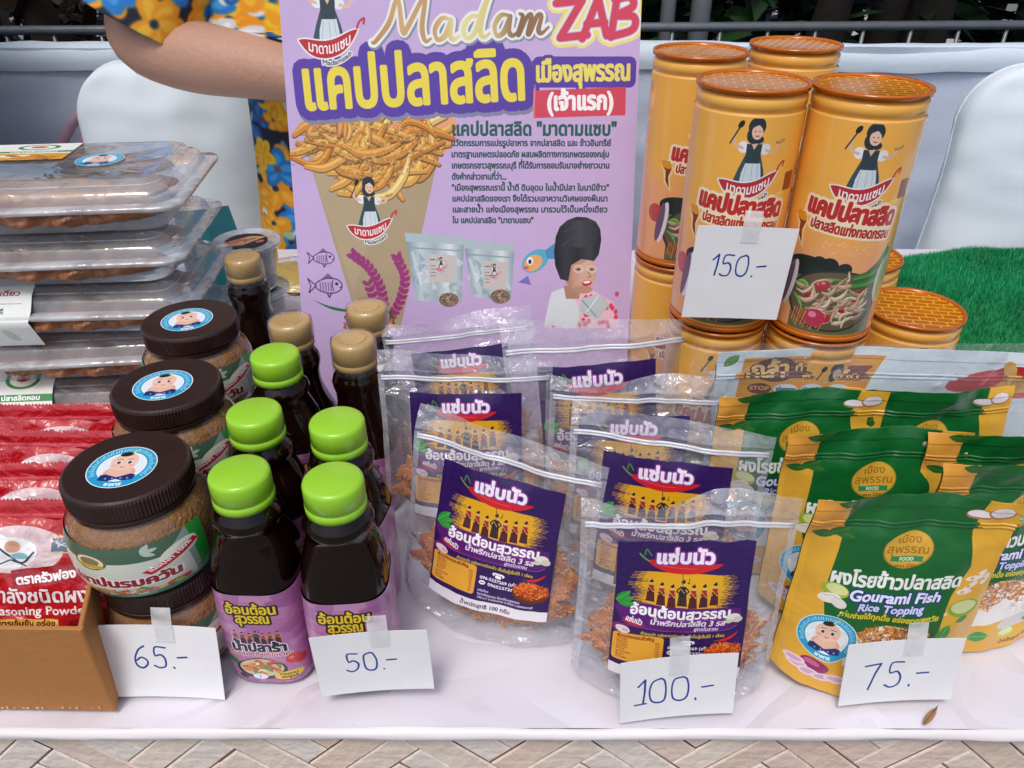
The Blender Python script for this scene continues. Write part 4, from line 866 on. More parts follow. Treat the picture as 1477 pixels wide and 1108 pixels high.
# ================================================================ chairs under fitted covers
cover = mat('chair_cover', 'e2eef6', .7, .05, 4, .3, 14)
def chair(x, y, rz, label, w=.42, mir=1):
    t = thing('covered_chair', label, 'chair', (x, y, 0), (0, 0, rz), 'chairs under white fitted covers')
    H_ = .95; rc = .10
    def f(u, v):
        a = u * 2 * math.pi; c, s_ = math.cos(a), math.sin(a); k = 1 / ((abs(c) ** 4 + abs(s_) ** 4) ** .25)
        if v < .75: z = (H_ - rc) * v / .75; W = w / 2 + .07 * max(0, 1 - z / .75) ** 1.3; q = 1
        elif v < .94: t_ = (v - .75) / .19 * math.pi / 2 * .98; z = H_ - rc + rc * math.sin(t_); W = w / 2 - rc + rc * math.cos(t_); q = max(.25, math.cos(t_)) ** .5
        else: t_ = (v - .94) / .06; z = H_ - rc + rc * math.sin(math.pi / 2 * .98) + .003 * t_; W = (w / 2 - rc) * (1 - t_); q = .5 * (1 - t_)
        wy = .035 + .05 * (1 - z / H_); fold = .008 * nz(c * 2, z * 5, s_, 2) + .005 * nz(c * 1.5 + z, z * 12, 3, 2)
        return (W * k * c, wy * k * s_ * q - .05 * (1 - z / H_) + .02 * c * c + fold, z)
    V, F, U = grid(56, 80, f); raw('back_cover', V, F, cover, t)
    raw('seam', *tube([f(.5 + (0 if 1 else 0), v_) for v_ in np.linspace(.05, .94, 40)][:] , .0022, 6)[:2], cover, t); raw('seam', *tube([f(0.0, v_) for v_ in np.linspace(.05, .94, 40)], .0022, 6)[:2], cover, t)
    def g(u, v):
        a = u * 2 * math.pi; c, s_ = math.cos(a), math.sin(a); k = 1 / ((abs(c) ** 5 + abs(s_) ** 5) ** .2)
        z = .46 * min(1, v * 1.25); rr = 1 if v < .8 else 1 - (v - .8) / .2
        return ((w / 2 + .03) * k * c * rr + 0, -.28 + (.24) * k * s_ * rr, z + .004 * nz(c, s_, z, 6))
    V, F, U = grid(40, 20, g); raw('seat_cover', V, F, cover, t); return t
chair(-.60, 1.47, R(4), 'white covered chair seen between the tray stack and the poster', .37)
chair(1.02, 1.42, R(-8), 'white covered chair at the right edge above the green mat', .43)
pk = thing('plastic_chair', 'pink plastic chair peeking out behind the left covered chair', 'chair', (-.72, 1.56, 0))
pmx = mat('pink_plastic', 'c7a0b0', .4, .05)
for r0 in (.2, .17): raw('back_rail', *tube([(r0 * math.cos(a), 0, .66 + r0 * 1.1 * math.sin(a)) for a in np.linspace(0, math.pi, 20)], .010, 8)[:2], pmx, pk)
raw('seat', *box(-.2, -.2, .42, .2, .2, .445)[:2], pmx, pk, smooth=False)
for x in (-.18, .18):
    for y in (-.18, .18): raw('leg', *tube([(x, y, 0), (x * .9, y * .9, .42)], .014)[:2], pmx, pk)
    raw('back_post', *tube([(x, 0, .43), (x * 1.1, 0, .68)], .012)[:2], pmx, pk)

# ================================================================ people behind the table
skin = mat('skin', 'bd937c', .48, .13, 9, .35, 160, sss=.1)
floral = print_mat('floral_fabric', floral_art(), .75, bump=.2)
hair = mat('hair_black', (.01, .008, .008), .4, .3, 60, .6, 90)
def skinned(name, verts, edges, radii, m, parent, root=0, sub=2):
    me = bpy.data.meshes.new(name); me.from_pydata(verts, edges, []); o = bpy.data.objects.new(name, me); C.objects.link(o); o.parent = parent
    sk = o.modifiers.new('skin', 'SKIN'); ly = me.skin_vertices.new() if not me.skin_vertices else me.skin_vertices[0]
    for i, r_ in enumerate(radii):
        q = me.skin_vertices[0].data[i]; q.radius = r_ if isinstance(r_, tuple) else (r_, r_); q.use_root = i == root
    su = o.modifiers.new('sub', 'SUBSURF'); su.levels = sub; su.render_levels = sub
    me.materials.append(m)
    dg = bpy.context.evaluated_depsgraph_get(); m2 = bpy.data.meshes.new_from_object(o.evaluated_get(dg)); o.modifiers.clear(); o.data = m2
    m2.polygons.foreach_set('use_smooth', [True] * len(m2.polygons)); return o
def cloth_tube(name, pts, rad, m, parent, n=32, rep=(3, 3), caps=False, flut=.0):
    """garment as a tube through pts; rad = (rx, ry) per point"""
    pts = [Vector(p) for p in pts]; V = []; F = []; U = []
    for i, p in enumerate(pts):
        t = (pts[min(i + 1, len(pts) - 1)] - pts[max(i - 1, 0)]).normalized(); s_ = Vector((0, 1, 0)).cross(t)
        s_ = s_.normalized() if s_.length > 1e-3 else Vector((1, 0, 0)); q = t.cross(s_)
        for k in range(n + 1):
            a = 2 * math.pi * k / n; f = 1 + flut * math.sin(a * 7 + i) + .04 * nz(math.cos(a), math.sin(a), i * .3, 2)
            V.append(p + s_ * math.cos(a) * rad[i][0] * f + q * math.sin(a) * rad[i][1] * f); U.append((k / n * rep[0], i / (len(pts) - 1) * rep[1]))
    for i in range(len(pts) - 1):
        for k in range(n): a = i * (n + 1) + k; F.append((a, a + 1, a + n + 2, a + n + 1))
    if caps: F.append(tuple(range(n)))
    o = raw(name, V, F, m, parent, U); return o
def person(loc, label, elbowL, handL, elbowR, handR, rz=0, outfit=None):
    t = thing('person', label, 'person', loc, (0, 0, rz))
    hL = Vector(handL); hR = Vector(handR)
    v = [(0, 0, .92), (0, 0, 1.1), (0, -.01, 1.3), (0, -.01, 1.42), (0, -.02, 1.5), (0, -.03, 1.6), (0, -.02, 1.68),
         (-.1, -.01, 1.39), (-.19, 0, 1.36), elbowL, tuple(Vector(elbowL).lerp(hL, .5)), handL,
         (.1, -.01, 1.39), (.19, 0, 1.36), elbowR, tuple(Vector(elbowR).lerp(hR, .5)), handR,
         (-.1, 0, .86), (-.11, .0, .48), (-.11, .02, .08), (-.11, -.1, .035), (.1, 0, .86), (.11, 0, .48), (.11, .02, .08), (.11, -.1, .035)]
    e = [(0, 1), (1, 2), (2, 3), (3, 4), (4, 5), (5, 6), (3, 7), (7, 8), (8, 9), (9, 10), (10, 11), (3, 12), (12, 13), (13, 14), (14, 15), (15, 16), (0, 17), (17, 18), (18, 19), (19, 20), (0, 21), (21, 22), (22, 23), (23, 24)]
    r_ = [(.15, .11), (.14, .1), (.15, .11), (.09, .08), .055, (.078, .095), (.07, .085), .065, .062, .056, .048, .03, .065, .062, .056, .048, .03, .085, .06, .04, .035, .085, .06, .04, .035]
    n0 = len(v)
    # fingers and thumbs grow out of each hand
    for hi, el_ in ((11, 10), (16, 15)):
        d = (Vector(v[hi]) - Vector(v[el_])).normalized(); s_ = d.cross(Vector((0, 0, 1))).normalized(); h = Vector(v[hi])
        pi = len(v); v.append(tuple(h + d * .06)); e.append((hi, pi)); r_.append((.03, .016))
        for k, (o_, L_) in enumerate(((-.027, .062), (-.009, .072), (.009, .068), (.027, .055))):
            a = len(v); b0 = h + d * .085 + s_ * o_; v += [tuple(b0), tuple(b0 + d * L_ * .5 - Vector((0, 0, .012))), tuple(b0 + d * L_ * .85 - Vector((0, 0, .034)))]
            e += [(pi, a), (a, a + 1), (a + 1, a + 2)]; r_ += [.0095, .0085, .007]
        a = len(v); v += [tuple(h + d * .04 - s_ * .045 - Vector((0, 0, .01))), tuple(h + d * .07 - s_ * .055 - Vector((0, 0, .022)))]; e += [(hi, a), (a, a + 1)]; r_ += [.011, .009]
    b = skinned('body', v, e, r_, skin, t)
    # face
    P = [lathe([(.001, 0), (.009, .006), (.012, .02), (.008, .034), (.003, .04)], 10)]
    nose = raw('nose', *P[0][:2], skin, t); nose.location = (0, -.125, 1.585)
    for x in (-.03, .03):
        s_ = raw('eye', *lathe([(.0005, -.009), (.007, -.006), (.0095, 0), (.007, .006), (.0005, .009)], 12)[:2], mat('eye_white', (.6, .6, .6), .2), t); s_.location = (x, -.113, 1.63)
        s_ = raw('brow', *tube([(x - .014, -.122, 1.652), (x, -.126, 1.656), (x + .014, -.121, 1.652)], .003, 6)[:2], hair, t)
        sx = .085 if x > 0 else -.085; s_ = raw('ear', *lathe([(.002, -.03), (.014, -.02), (.017, 0), (.012, .02), (.002, .03)], 10)[:2], skin, t); s_.location = (sx, -.02, 1.61); s_.scale = (.5, 1, 1)
    raw('mouth', *tube([(-.022, -.118, 1.562), (0, -.124, 1.56), (.022, -.118, 1.562)], [.002, .005, .002], 6)[:2], mat('lips', 'a05050', .4), t)
    V, F, U = grid(28, 18, lambda u, w: ((lambda a, ph: (.092 * math.cos(a) * math.sin(ph), .0 + .105 * math.sin(a) * math.sin(ph), 1.64 + .105 * math.cos(ph)))(u * 2 * math.pi, w * (1.75 if math.sin(u * 2 * math.pi) > -.35 else 1.0)))); raw('hair', V, F, hair, t)
    s_ = raw('hair_bun', *lathe([(.002, -.035), (.03, -.022), (.04, 0), (.03, .022), (.002, .035)], 16)[:2], hair, t); s_.location = (0, .1, 1.68)
    cloth_m = outfit or floral
    cloth_tube('blouse', [(0, 0, 1.035), (0, 0, 1.05), (0, 0, 1.12), (0, 0, 1.24), (0, -.005, 1.34), (0, -.01, 1.405), (0, -.01, 1.44)], [(.30, .20), (.30, .2), (.29, .19), (.245, .165), (.2, .135), (.15, .11), (.075, .075)], cloth_m, t, rep=(3, 1.6), flut=.012)
    for el_, sh in ((elbowL, (-.15, -.005, 1.385)), (elbowR, (.15, -.005, 1.385))):
        a = Vector(sh); b_ = Vector(el_); cloth_tube('sleeve', [a.lerp(b_, k) for k in (0, .2, .45, .7, .93)], [(.07, .07), (.082, .082), (.088, .09), (.092, .096), (.096, .1)], cloth_m, t, rep=(1.6, 1.0), flut=.02)
    cloth_tube('skirt', [(0, 0, .12), (0, 0, .4), (0, 0, .75), (0, 0, .98), (0, 0, 1.15)], [(.30, .22), (.28, .2), (.25, .17), (.235, .145), (.22, .14)], cloth_m, t, rep=(3, 3), flut=.03)
    for x in (-.11, .11): raw('shoe', *join(box(x - .045, -.17, 0, x + .045, .07, .05))[:2], mat('shoe_black', (.02, .02, .02), .5), t, smooth=False)
    return t
person((-.17, 1.28, 0), 'person in a blue and orange floral dress, bare forearm reaching across behind the poster', (-.36, -.1, 1.02), (-.08, -.22, 1.0), (.3, -.02, 1.08), (.1, -.24, 1.0))
person((-1.20, 1.36, 0), 'person at the left edge, only a bare arm in view beside the trays', (-.2, -.05, 1.1), (-.1, -.25, .98), (.26, -.1, 1.06), (.29, -.28, .86), 0, mat('dark_blouse', (.03, .05, .1), .8))

# ================================================================ products
# ---- orange lidded canisters
can_m = print_mat('canister_wrap', canister_art(), .3, coat=.7)
can_p = mat('amber_plastic', 'fbb950', .28, .04, 10, coat=.5)
def lid_mat():
    m = bpy.data.materials.new('orange_lid'); m.use_nodes = True; n, l = nodes(m); b = n['Principled BSDF']
    tc = n.new('ShaderNodeTexCoord'); br = n.new('ShaderNodeTexBrick'); l.new(tc.outputs['Object'], br.inputs[0])
    br.inputs['Scale'].default_value = 34; br.inputs['Color1'].default_value = lin('cc7814'); br.inputs['Color2'].default_value = lin('bd6a0e'); br.inputs['Mortar'].default_value = lin('eaa83e'); br.inputs['Mortar Size'].default_value = .026; br.inputs['Brick Width'].default_value = .42; br.inputs['Row Height'].default_value = .22
    l.new(br.outputs[0], b.inputs['Base Color']); b.inputs['Roughness'].default_value = .15; b.inputs['Specular IOR Level'].default_value = .35
    bp = n.new('ShaderNodeBump'); bp.inputs['Strength'].default_value = .5; bp.inputs['Distance'].default_value = .0008; l.new(br.outputs[1], bp.inputs['Height']); l.new(bp.outputs[0], b.inputs['Normal'])
    return m
lid_m = lid_mat(); rim_m = mat('orange_rim', 'c2640e', .12, .08, 30)
def canister():
    t = thing('snack_canister', '', 'canister', group='orange lidded snack canisters')
    r0 = .0365
    raw('body', *lathe([(r0 - .003, .002), (r0, .006), (r0, .1562), (r0 - .0014, .1572), (r0 - .0014, .1586), (r0, .1596), (r0, .165), (r0 - .002, .168)], 64)[:2], can_p, t)
    V, F, U = wrap(lambda z: r0 + .0004, .007, .156, -270, 90, 64, 3); raw('label', V, F, can_m, t, U)
    raw('base_cap', *lathe([(r0 - .002, 0), (r0 + .0008, .001), (r0 + .0008, .0034), (r0 + .0002, .0042)], 64)[:2], rim_m, t)
    l_ = raw('lid', *lathe([(r0 - .001, .1685), (r0 + .0008, .1688), (r0 + .0012, .1712)], 64, cap1=False)[:2], rim_m, t)
    raw('lid_rim', *lathe([(r0 + .0012, .1712), (r0 + .0008, .1724), (r0 - .0006, .1722), (r0 - .0014, .1708)], 64, False, False)[:2], rim_m, l_)
    raw('lid_top', *lathe([(r0 - .0012, .1706), (r0 - .004, .1702), (.0002, .1702)], 64, False, True)[:2], lid_m, l_)
    return t
c0 = canister()
CAN = [(.161, .550, 0, -4, 'lower snack canister standing under the one that carries the 150 price tag'), (.2345, .535, 0, 8, 'lower snack canister beneath the right one of the front pair'), (.150, .668, 0, 20, 'lower snack canister beneath the rear left one, beside the poster'), (.236, .702, 0, 30, 'bottom canister hidden beneath the rear right one'),
       (.320, .560, 0, -10, 'single snack canister with its lid bare, beside the green mat'), (.3165, .668, 0, 0, 'single snack canister mostly hidden behind the front right stack'),
       (.161, .550, .1735, -9, 'upper snack canister carrying the 150 price tag'), (.2345, .535, .1735, -14, 'upper snack canister at right of the front pair, its bowl picture in full view'), (.150, .668, .1735, 14, 'upper rear left snack canister next to the poster edge'), (.236, .702, .1735, 60, 'upper rear right snack canister, only its lid and shoulder showing')]
for i, (x, y, z, a, lb) in enumerate(CAN):
    if i == 0: c0.location = (x, y, TZ + z); c0.rotation_euler = (0, 0, R(a)); c0['label'] = lb
    else: dup(c0, (x, y, TZ + z), (0, 0, R(a)), lb)

# ---- poster
po_l = 16.7
po = thing('poster_board', 'lilac poster board with yellow Thai headline and a cone of fried fish', 'poster', (-.0445, .640, TZ + .001), (R(-po_l), 0, 0))
pw, ph = .313, .416
V, F, U = grid(12, 16, lambda u, v: (-pw / 2 + pw * u, -.0023, ph * v)); raw('print_sheet', V, F, print_mat('poster_print', poster_art(), .35, bump=.08, bs=20), po, [(a, .061 + .939 * b) for a, b in U])
bevel(raw('board', *box(-pw / 2, -.0018, 0, pw / 2, .003, ph)[:2], mat('board_white', 'c9bfe0', .6), po, smooth=False), .0006)
raw('strut', *box(-.03, .004, .02, .03, .007, .3)[:2], mat('board_white', 'c9bfe0', .6), po, smooth=False).rotation_euler = (R(-8), 0, 0)

# ---- pouches
film = film_mat('pouch_film', haze=.10, rough=.09, bump=1.0, bs=40, gloss=1.4)
film_top = film_mat('pouch_film_crinkled', haze=.30, rough=.14, bump=.6, bs=90, gloss=1.3)
zipm = film_mat('zip_plastic', haze=.62, rough=.2, bump=.1, gloss=1.2, milk=(.85, .87, .93))
lab_m = print_mat('purple_label', pouch_label_art(), .3, coat=.35, bump=.12, bs=22)
floss_m = [mat('floss_orange', 'c87430', .5, .35, 90, .5, 200), mat('floss_amber', 'dc9a50', .5, .3, 90, .5, 200)]
def pouch_surf(w, h, t, seed, round_=.012, wr=.0024, sag=.0):
    def d(b, a):                                         # half thickness
        e = max(0.0, 1 - abs(2 * a - 1) ** 2.2); k = (1 - b / .86) if b < .86 else 0
        return t * e ** .75 * (max(0, k) ** .7) + .0006
    def f(a, b, side, off=0):
        s_ = 2 * a - 1
        z0 = round_ * abs(s_) ** 3.0
        z = z0 + (h - z0) * b + sag * math.sin(a * math.pi) * b ** 4
        x = s_ * w / 2 * (1 - .05 * (1 - abs(b - .6))) if 1 else 0
        wn_ = wr * (nz(a * 4 + seed, b * 5, seed, 1) + .5 * nz(a * 11, b * 9, seed + 3, 1)) * (1.4 - .6 * (.2 < b < .8))
        bend = .006 * math.sin(a * 5 + seed) * b ** 5
        return (x, side * (d(b, a) + off) + wn_ + bend, z)
    return f
def clear_pouch(seed, w=.132, h=.152, t=.021, lw=.0855, lz=(.022, .124), lx=0, roll_label=0, back=True):
    th = thing('chilli_paste_pouch', '', 'pouch', group='clear zip pouches with purple labels')
    f = pouch_surf(w, h, t, seed)
    F1 = grid(26, 26, lambda a, b: f(a, b * .93, -1)); F2 = grid(26, 26, lambda a, b: f(a, b * .93, 1), True)
    G = grid(26, 6, lambda a, b: (lambda p, q: (p[0], p[1] + (q[1] - p[1]) * b, p[2] + .006 * math.sin(b * math.pi) * (1 - abs(2 * a - 1) ** 2)))(f(a, 0, -1), f(a, 0, 1)))
    raw('film', *join(F1, F2, G)[:2], film, th)
    raw('top_flap', *grid(40, 8, lambda a, b: (lambda p: (p[0], p[1] + .004 * b * math.sin(a * 9 + seed * 2) + .003 * b, p[2] + .0035 * b * math.sin(a * 3.1 + seed)))(f(a, .92 + b * .085, -1)))[:2], film_top, th)
    # side seals, slightly milky
    for s_ in (0, 1): raw('side_seal', *grid(2, 24, lambda a, b: (lambda p: (p[0], p[1] - .0006, p[2]))(f(s_ + (-1 if s_ else 1) * a * .035, .04 + b * .87, -1)))[:2], film_top, th)
    Z = []
    for dz in (0, .0021): Z.append(tube([(lambda p: (p[0] * .985, p[1] - .0012, p[2] - dz))(f(.01 + .98 * i / 24, .895, -1)) for i in range(25)],   .0011, 6))
    raw('zip_strip', *join(*Z)[:2], zipm, th)
    lh0, lh1 = lz
    V, F, U = grid(16, 16, lambda a, b: f(.5 + lx + (a - .5) * lw / w, lh0 / h + b * (lh1 - lh0) / h, -1, .0009)); raw('label', V, F, lab_m, th, U)
    if back:
        V, F, U = grid(8, 8, lambda a, b: f(.18 + a * .14, .5 + b * .22, 1, -.0004)); raw('back_sticker', V, F, mat('sticker_orange', 'b06a34', .4, .25, 60), th, U)
    # fried shreds inside
    g = np.random.RandomState(seed + 20); V = []; F = []; U = []
    def core(u, v):
        a = u * 2 * math.pi; ph = v * math.pi; x = w * .42 * math.cos(a) * math.sin(ph); z = .045 + .042 * -math.cos(ph); y = t * .72 * math.sin(a) * math.sin(ph) ** .7 * (1.15 - v * .75)
        k = 1 + .26 * nz(x, y, z, 75) + .14 * nz(x, y, z, 210); return (x * k, y * (k + .15 * nz(x, y, z, 500)), max(.003, z + .006 * nz(x, z, y, 110)))
    raw('fried_lump', *grid(90, 60, core)[:2], floss_m[0], th)
    for k in range(1000):
        u, v = g.rand(), .06 + .86 * g.rand(); p = Vector(core(u, v)); p.y *= 1.06
        dd = Vector((g.randn(), g.randn() * .4, g.randn())).normalized(); ee = dd.cross(Vector(g.randn(3))).normalized(); L_ = .0018 + .0045 * g.rand() ** 2; r_ = .0005 + .0006 * g.rand()
        v_, f_, u_ = tube([p - dd * L_ / 2, p + ee * L_ * .2, p + dd * L_ / 2 + ee * L_ * .1], [r_, r_, r_ * .6], 4); kk = len(V); V += v_; F += [tuple(i + kk for i in q) for q in f_]
    o = raw('fried_shreds', V, F, floss_m[1], th); o['kind'] = 'stuff'
    return th
def place(o, x, y, lean, yaw, roll, lb, z=0):
    o.rotation_euler = (Matrix.Rotation(R(yaw), 3, 'Z') @ Matrix.Rotation(R(-lean), 3, 'X') @ Matrix.Rotation(R(roll), 3, 'Y')).to_euler(); o.location = (x, y, TZ + z); o['label'] = lb
CP = [('A', -.016, .396, 8, -18, 3, 'front left clear zip pouch, tilted, its whole purple label uncovered'),
      ('B', .104, .342, 3, -3, 0, 'clear zip pouch carrying the 100 price tag'),
      ('C', .104, .415, 6, -10, 0, 'clear zip pouch directly behind the one with the 100 tag, right row'),
      ('D', .086, .466, 8, -3, 2, 'clear zip pouch third in the right row, only the top of its red chili visible'),
      ('E', -.034, .492, 10, 0, -1, 'clear zip pouch second in the left row, label top showing three dancers deep'),
      ('F', -.036, .560, 12, 5, -3, 'rearmost clear zip pouch of the left row, crinkled against the poster'),
      ('G', .076, .512, 6, 4, -4, 'rearmost clear zip pouch of the right row, in front of the canisters')]
protos = [clear_pouch(1), clear_pouch(4)]
for i, (k, x, y, ln, yw, rl, lb) in enumerate(CP):
    o = protos[i % 2] if i < 2 else dup(protos[i % 2], (0, 0, 0), (0, 0, 0), lb)
    place(o, x, y, ln, yw, rl, lb)
    if k == 'G': o.scale = (1.12, 1, 1.15)
    if k == 'A': o.scale = (1.06, 1, 1.0)
# green pouches
rice_m = print_mat('rice_pouch_print', rice_art(), .3, coat=.35, bump=.75, bs=20)
gback = mat('pouch_back_green', '15602a', .4, .08, 20, .2, 20)
def rice_pouch(seed, w=.127, h=.150, t=.018, m=None, name='rice_topping_pouch', cat='pouch', group='green rice topping pouches', bk=None):
    th = thing(name, '', cat, group=group); f = pouch_surf(w, h, t, seed, .014, .0027)
    V, F, U = grid(40, 44, lambda a, b: f(a, b * .955, -1)); U = [(a, b * .955) for a, b in U]; raw('front_panel', V, F, m or rice_m, th, U)
    V, F, U = grid(24, 24, lambda a, b: f(a, b * .955, 1), True); raw('back_panel', V, F, bk or gback, th, U)
    V, F, U = grid(40, 12, lambda a, b: (lambda p: (p[0], p[1] - .0004 - .00025 * (int(b * 12) % 2), p[2]))(f(a, .945 + b * .055, -1))); raw('top_seal', V, F, m or rice_m, th, [(a, .945 + b * .055) for a, b in U])
    raw('bottom_gusset', *grid(24, 4, lambda a, b: (lambda p, q: (p[0], p[1] + (q[1] - p[1]) * b, p[2] + .005 * math.sin(b * math.pi)))(f(a, 0, -1), f(a, 0, 1)))[:2], mat('gusset_amber', 'd8992a', .4), th)
    V, F, U = join(*[grid(40, 2, lambda a, b: (lambda p: (p[0], p[1] - .0011 * math.sin(b * math.pi), p[2]))(f(a, zz + b * .012, -1, .0002))) for zz in (.855, .872)])
    U = [(v_[0] / w + .5, min(1, v_[2] / h)) for v_ in V]; raw('zip_ridge', V, F, m or rice_m, th, U)
    return th
GP = [(.234, .347, 3, -2, 2, 'green and amber pouch carrying the 75 price tag'), (.324, .384, 3, 10, 2, 'green and amber pouch at the right edge, its rice heap beside the tagged one'),
      (.243, .408, 6, -1, 0, 'green pouch directly behind the 75 tagged one, gold emblem and first letters showing'), (.340, .412, 4, 2, -1, 'green pouch in the second row at the right edge, half its emblem showing'),
      (.208, .458, 5, 1, 0, 'green pouch in the third row partly behind a clear zip pouch'), (.302, .462, 5, 0, 0, 'green pouch in the third row at right, standing before the white snack bag')]
rp = [rice_pouch(11), rice_pouch(15)]
for i, (x, y, ln, yw, rl, lb) in enumerate(GP):
    o = rp[i % 2] if i < 2 else dup(rp[i % 2], (0, 0, 0), (0, 0, 0), lb)
    place(o, x, y, ln, yw, rl, lb)
sn = rice_pouch(31, .285, .168, .010, print_mat('snack_pouch_print', snack_art(), .3, coat=.5, bump=.3, bs=14), 'snack_bag', 'snack bag', None, mat('bag_white', 'cfd8e0', .4))
place(sn, .288, .489, 3, 0, 0, 'wide white snack bag with orange banner and red chillies, in front of the canisters')
raw('clear_margin', *grid(30, 20, lambda a, b: (-.158 + .316 * a, -.012 * (1 - b) - .003 + .002 * nz(a * 6, b * 3), .172 * b + .003))[:2], film, sn)

# ---- fish sauce bottles
dark = mat('sauce_brown', (.008, .0022, .0012), .07, .4, 20, coat=0, spec=.45)
botl = print_mat('bottle_wrap', bottle_art(), .35, coat=.4)
green = mat('lime_cap', '9bd532', .32, .05, 12, .05, 40, coat=.25); goldm = mat('tan_cap', 'c4a05e', .34, .04, 14, .04, 40)
shrinkm = film_mat('cap_shrink_film', haze=.03, rough=.06, bump=.25, bs=60, gloss=1.2)
def bottle(tall, cap, group, label_top=.080):
    t = thing('fish_sauce_bottle', '', 'bottle', group=group)
    P = [(.020, 0), (.0262, .001), (.0276, .004), (.0282, .02), (.0278, .06), (.0268, .085), (.0262, .092), (.0248, .100), (.0222, .108), (.0203, .1135), (.0198, .117), (.0210, .1198), (.0218, .1225), (.0205, .1262), (.0176, .129), (.0165, .1312), (.0165, .137)]
    if tall: P = [(.020, 0), (.0262, .001), (.0278, .004), (.028, .02), (.028, .055), (.0276, .064), (.0225, .078), (.0188, .092), (.0176, .103), (.0182, .111), (.0196, .116), (.0202, .121), (.0185, .1262), (.016, .130), (.0155, .1395)]
    V = []; F = []; n = 56
    for j, (r, z) in enumerate(P):
        sq = max(0, min(1, (.108 - z) / .03)) * .55
        for i in range(n):
            a = 2 * math.pi * i / n; c, s_ = math.cos(a), math.sin(a); e = 2 + 2.6 * sq; k = 1 / ((abs(c) ** e + abs(s_) ** e) ** (1 / e)); V.append((r * c * k, r * s_ * k, z))
    for j in range(len(P) - 1):
        for i in range(n): a = j * n + i; b = j * n + (i + 1) % n; F.append((a, b, b + n, a + n))
    F.append(tuple(range(n))[::-1]); F.append(tuple(range((len(P) - 1) * n, len(P) * n)))
    raw('glass', V, F, dark, t)
    zt = label_top if not tall else .06
    e_ = .55
    V, F, U = wrap(lambda z: float(np.interp(z, [q_[1] for q_ in P], [q_[0] for q_ in P])) + .0004, .003, zt, -270, 90, 72, 8, sq=(2.6 * .55) / 6); 
    raw('label', V, F, botl, t, U)
    z0 = .1355 if not tall else .1385; rc = .0182 if not tall else .0170; hc = .151 - z0 if not tall else .157 - z0
    k = raw('cap', *lathe([(rc - .001, z0 - .0045), (rc + .0002, z0 - .004), (rc + .0002, z0 + .0006), (rc - .0006, z0 + .001), (rc - .0006, z0 + .0016), (rc, z0 + .002), (rc - .0001, z0 + hc - .0026), (rc - .0008, z0 + hc - .0009), (rc - .0026, z0 + hc), (.0002, z0 + hc)], 64)[:2], cap, t)
    V, F, U = join(*[(lambda a: box(-.0003, -.00025, 0, .0003, .00025, hc - .006))(0) for _ in ()]) if 0 else ([], [], [])
    if tall:
        raw('cap_disc', *lathe([(rc * .62, z0 + hc), (rc * .6, z0 + hc + .0006), (rc * .5, z0 + hc + .0003), (.0002, z0 + hc + .0003)], 40)[:2], cap, k)
        raw('shrink_film', *lathe([(rc + .0012, z0 - .008), (rc + .001, z0 + hc * .6), (rc + .0006, z0 + hc), (rc - .002, z0 + hc + .0014), (rc * .4, z0 + hc + .0018), (.0003, z0 + hc + .0012)], 40, False, True)[:2], shrinkm, t)
    return t
gb = bottle(False, green, 'fish sauce bottles with lime green caps'); tbm = bottle(True, goldm, 'fish sauce bottles with tan caps')
GB = [(-.162, .366, -2, 'front left bottle with a lime cap and its whole purple label in view'), (-.105, .359, 4, 'lime capped bottle standing behind the 50 price tag'), (-.171, .430, 8, 'lime capped bottle in the second row, between the big jars and the other bottles'), (-.114, .419, -10, 'lime capped bottle in the second row, right one, behind the 50 tagged bottle'), (-.177, .507, 5, 'rearmost bottle with a lime cap, in front of a tan cap')]
for i, (x, y, a, lb) in enumerate(GB):
    if i == 0: gb.location = (x, y, TZ); gb.rotation_euler = (0, 0, R(a + 90)); gb['label'] = lb
    else: dup(gb, (x, y, TZ), (0, 0, R(a + 90)), lb)
for o in [x for x in bpy.data.objects if x.get('group') == 'fish sauce bottles with lime green caps']: o.scale = (1, 1, 1.065)
OB = [(-.181, .568, 10, 'tan capped bottle just behind the rear lime cap'), (-.124, .500, -5, 'nearest tan capped bottle, rising over the clear pouches'), (-.122, .592, 12, 'tan capped bottle touching the foot of the poster'), (-.258, .700, 0, 'tan capped bottle standing by itself in front of the small round cup')]
OB[1] = (-.124, .536, -5, OB[1][3])
for i, (x, y, a, lb) in enumerate(OB):
    if i == 0: tbm.location = (x, y, TZ); tbm.rotation_euler = (0, 0, R(a + 90)); tbm['label'] = lb
    else: dup(tbm, (x, y, TZ), (0, 0, R(a + 90)), lb)

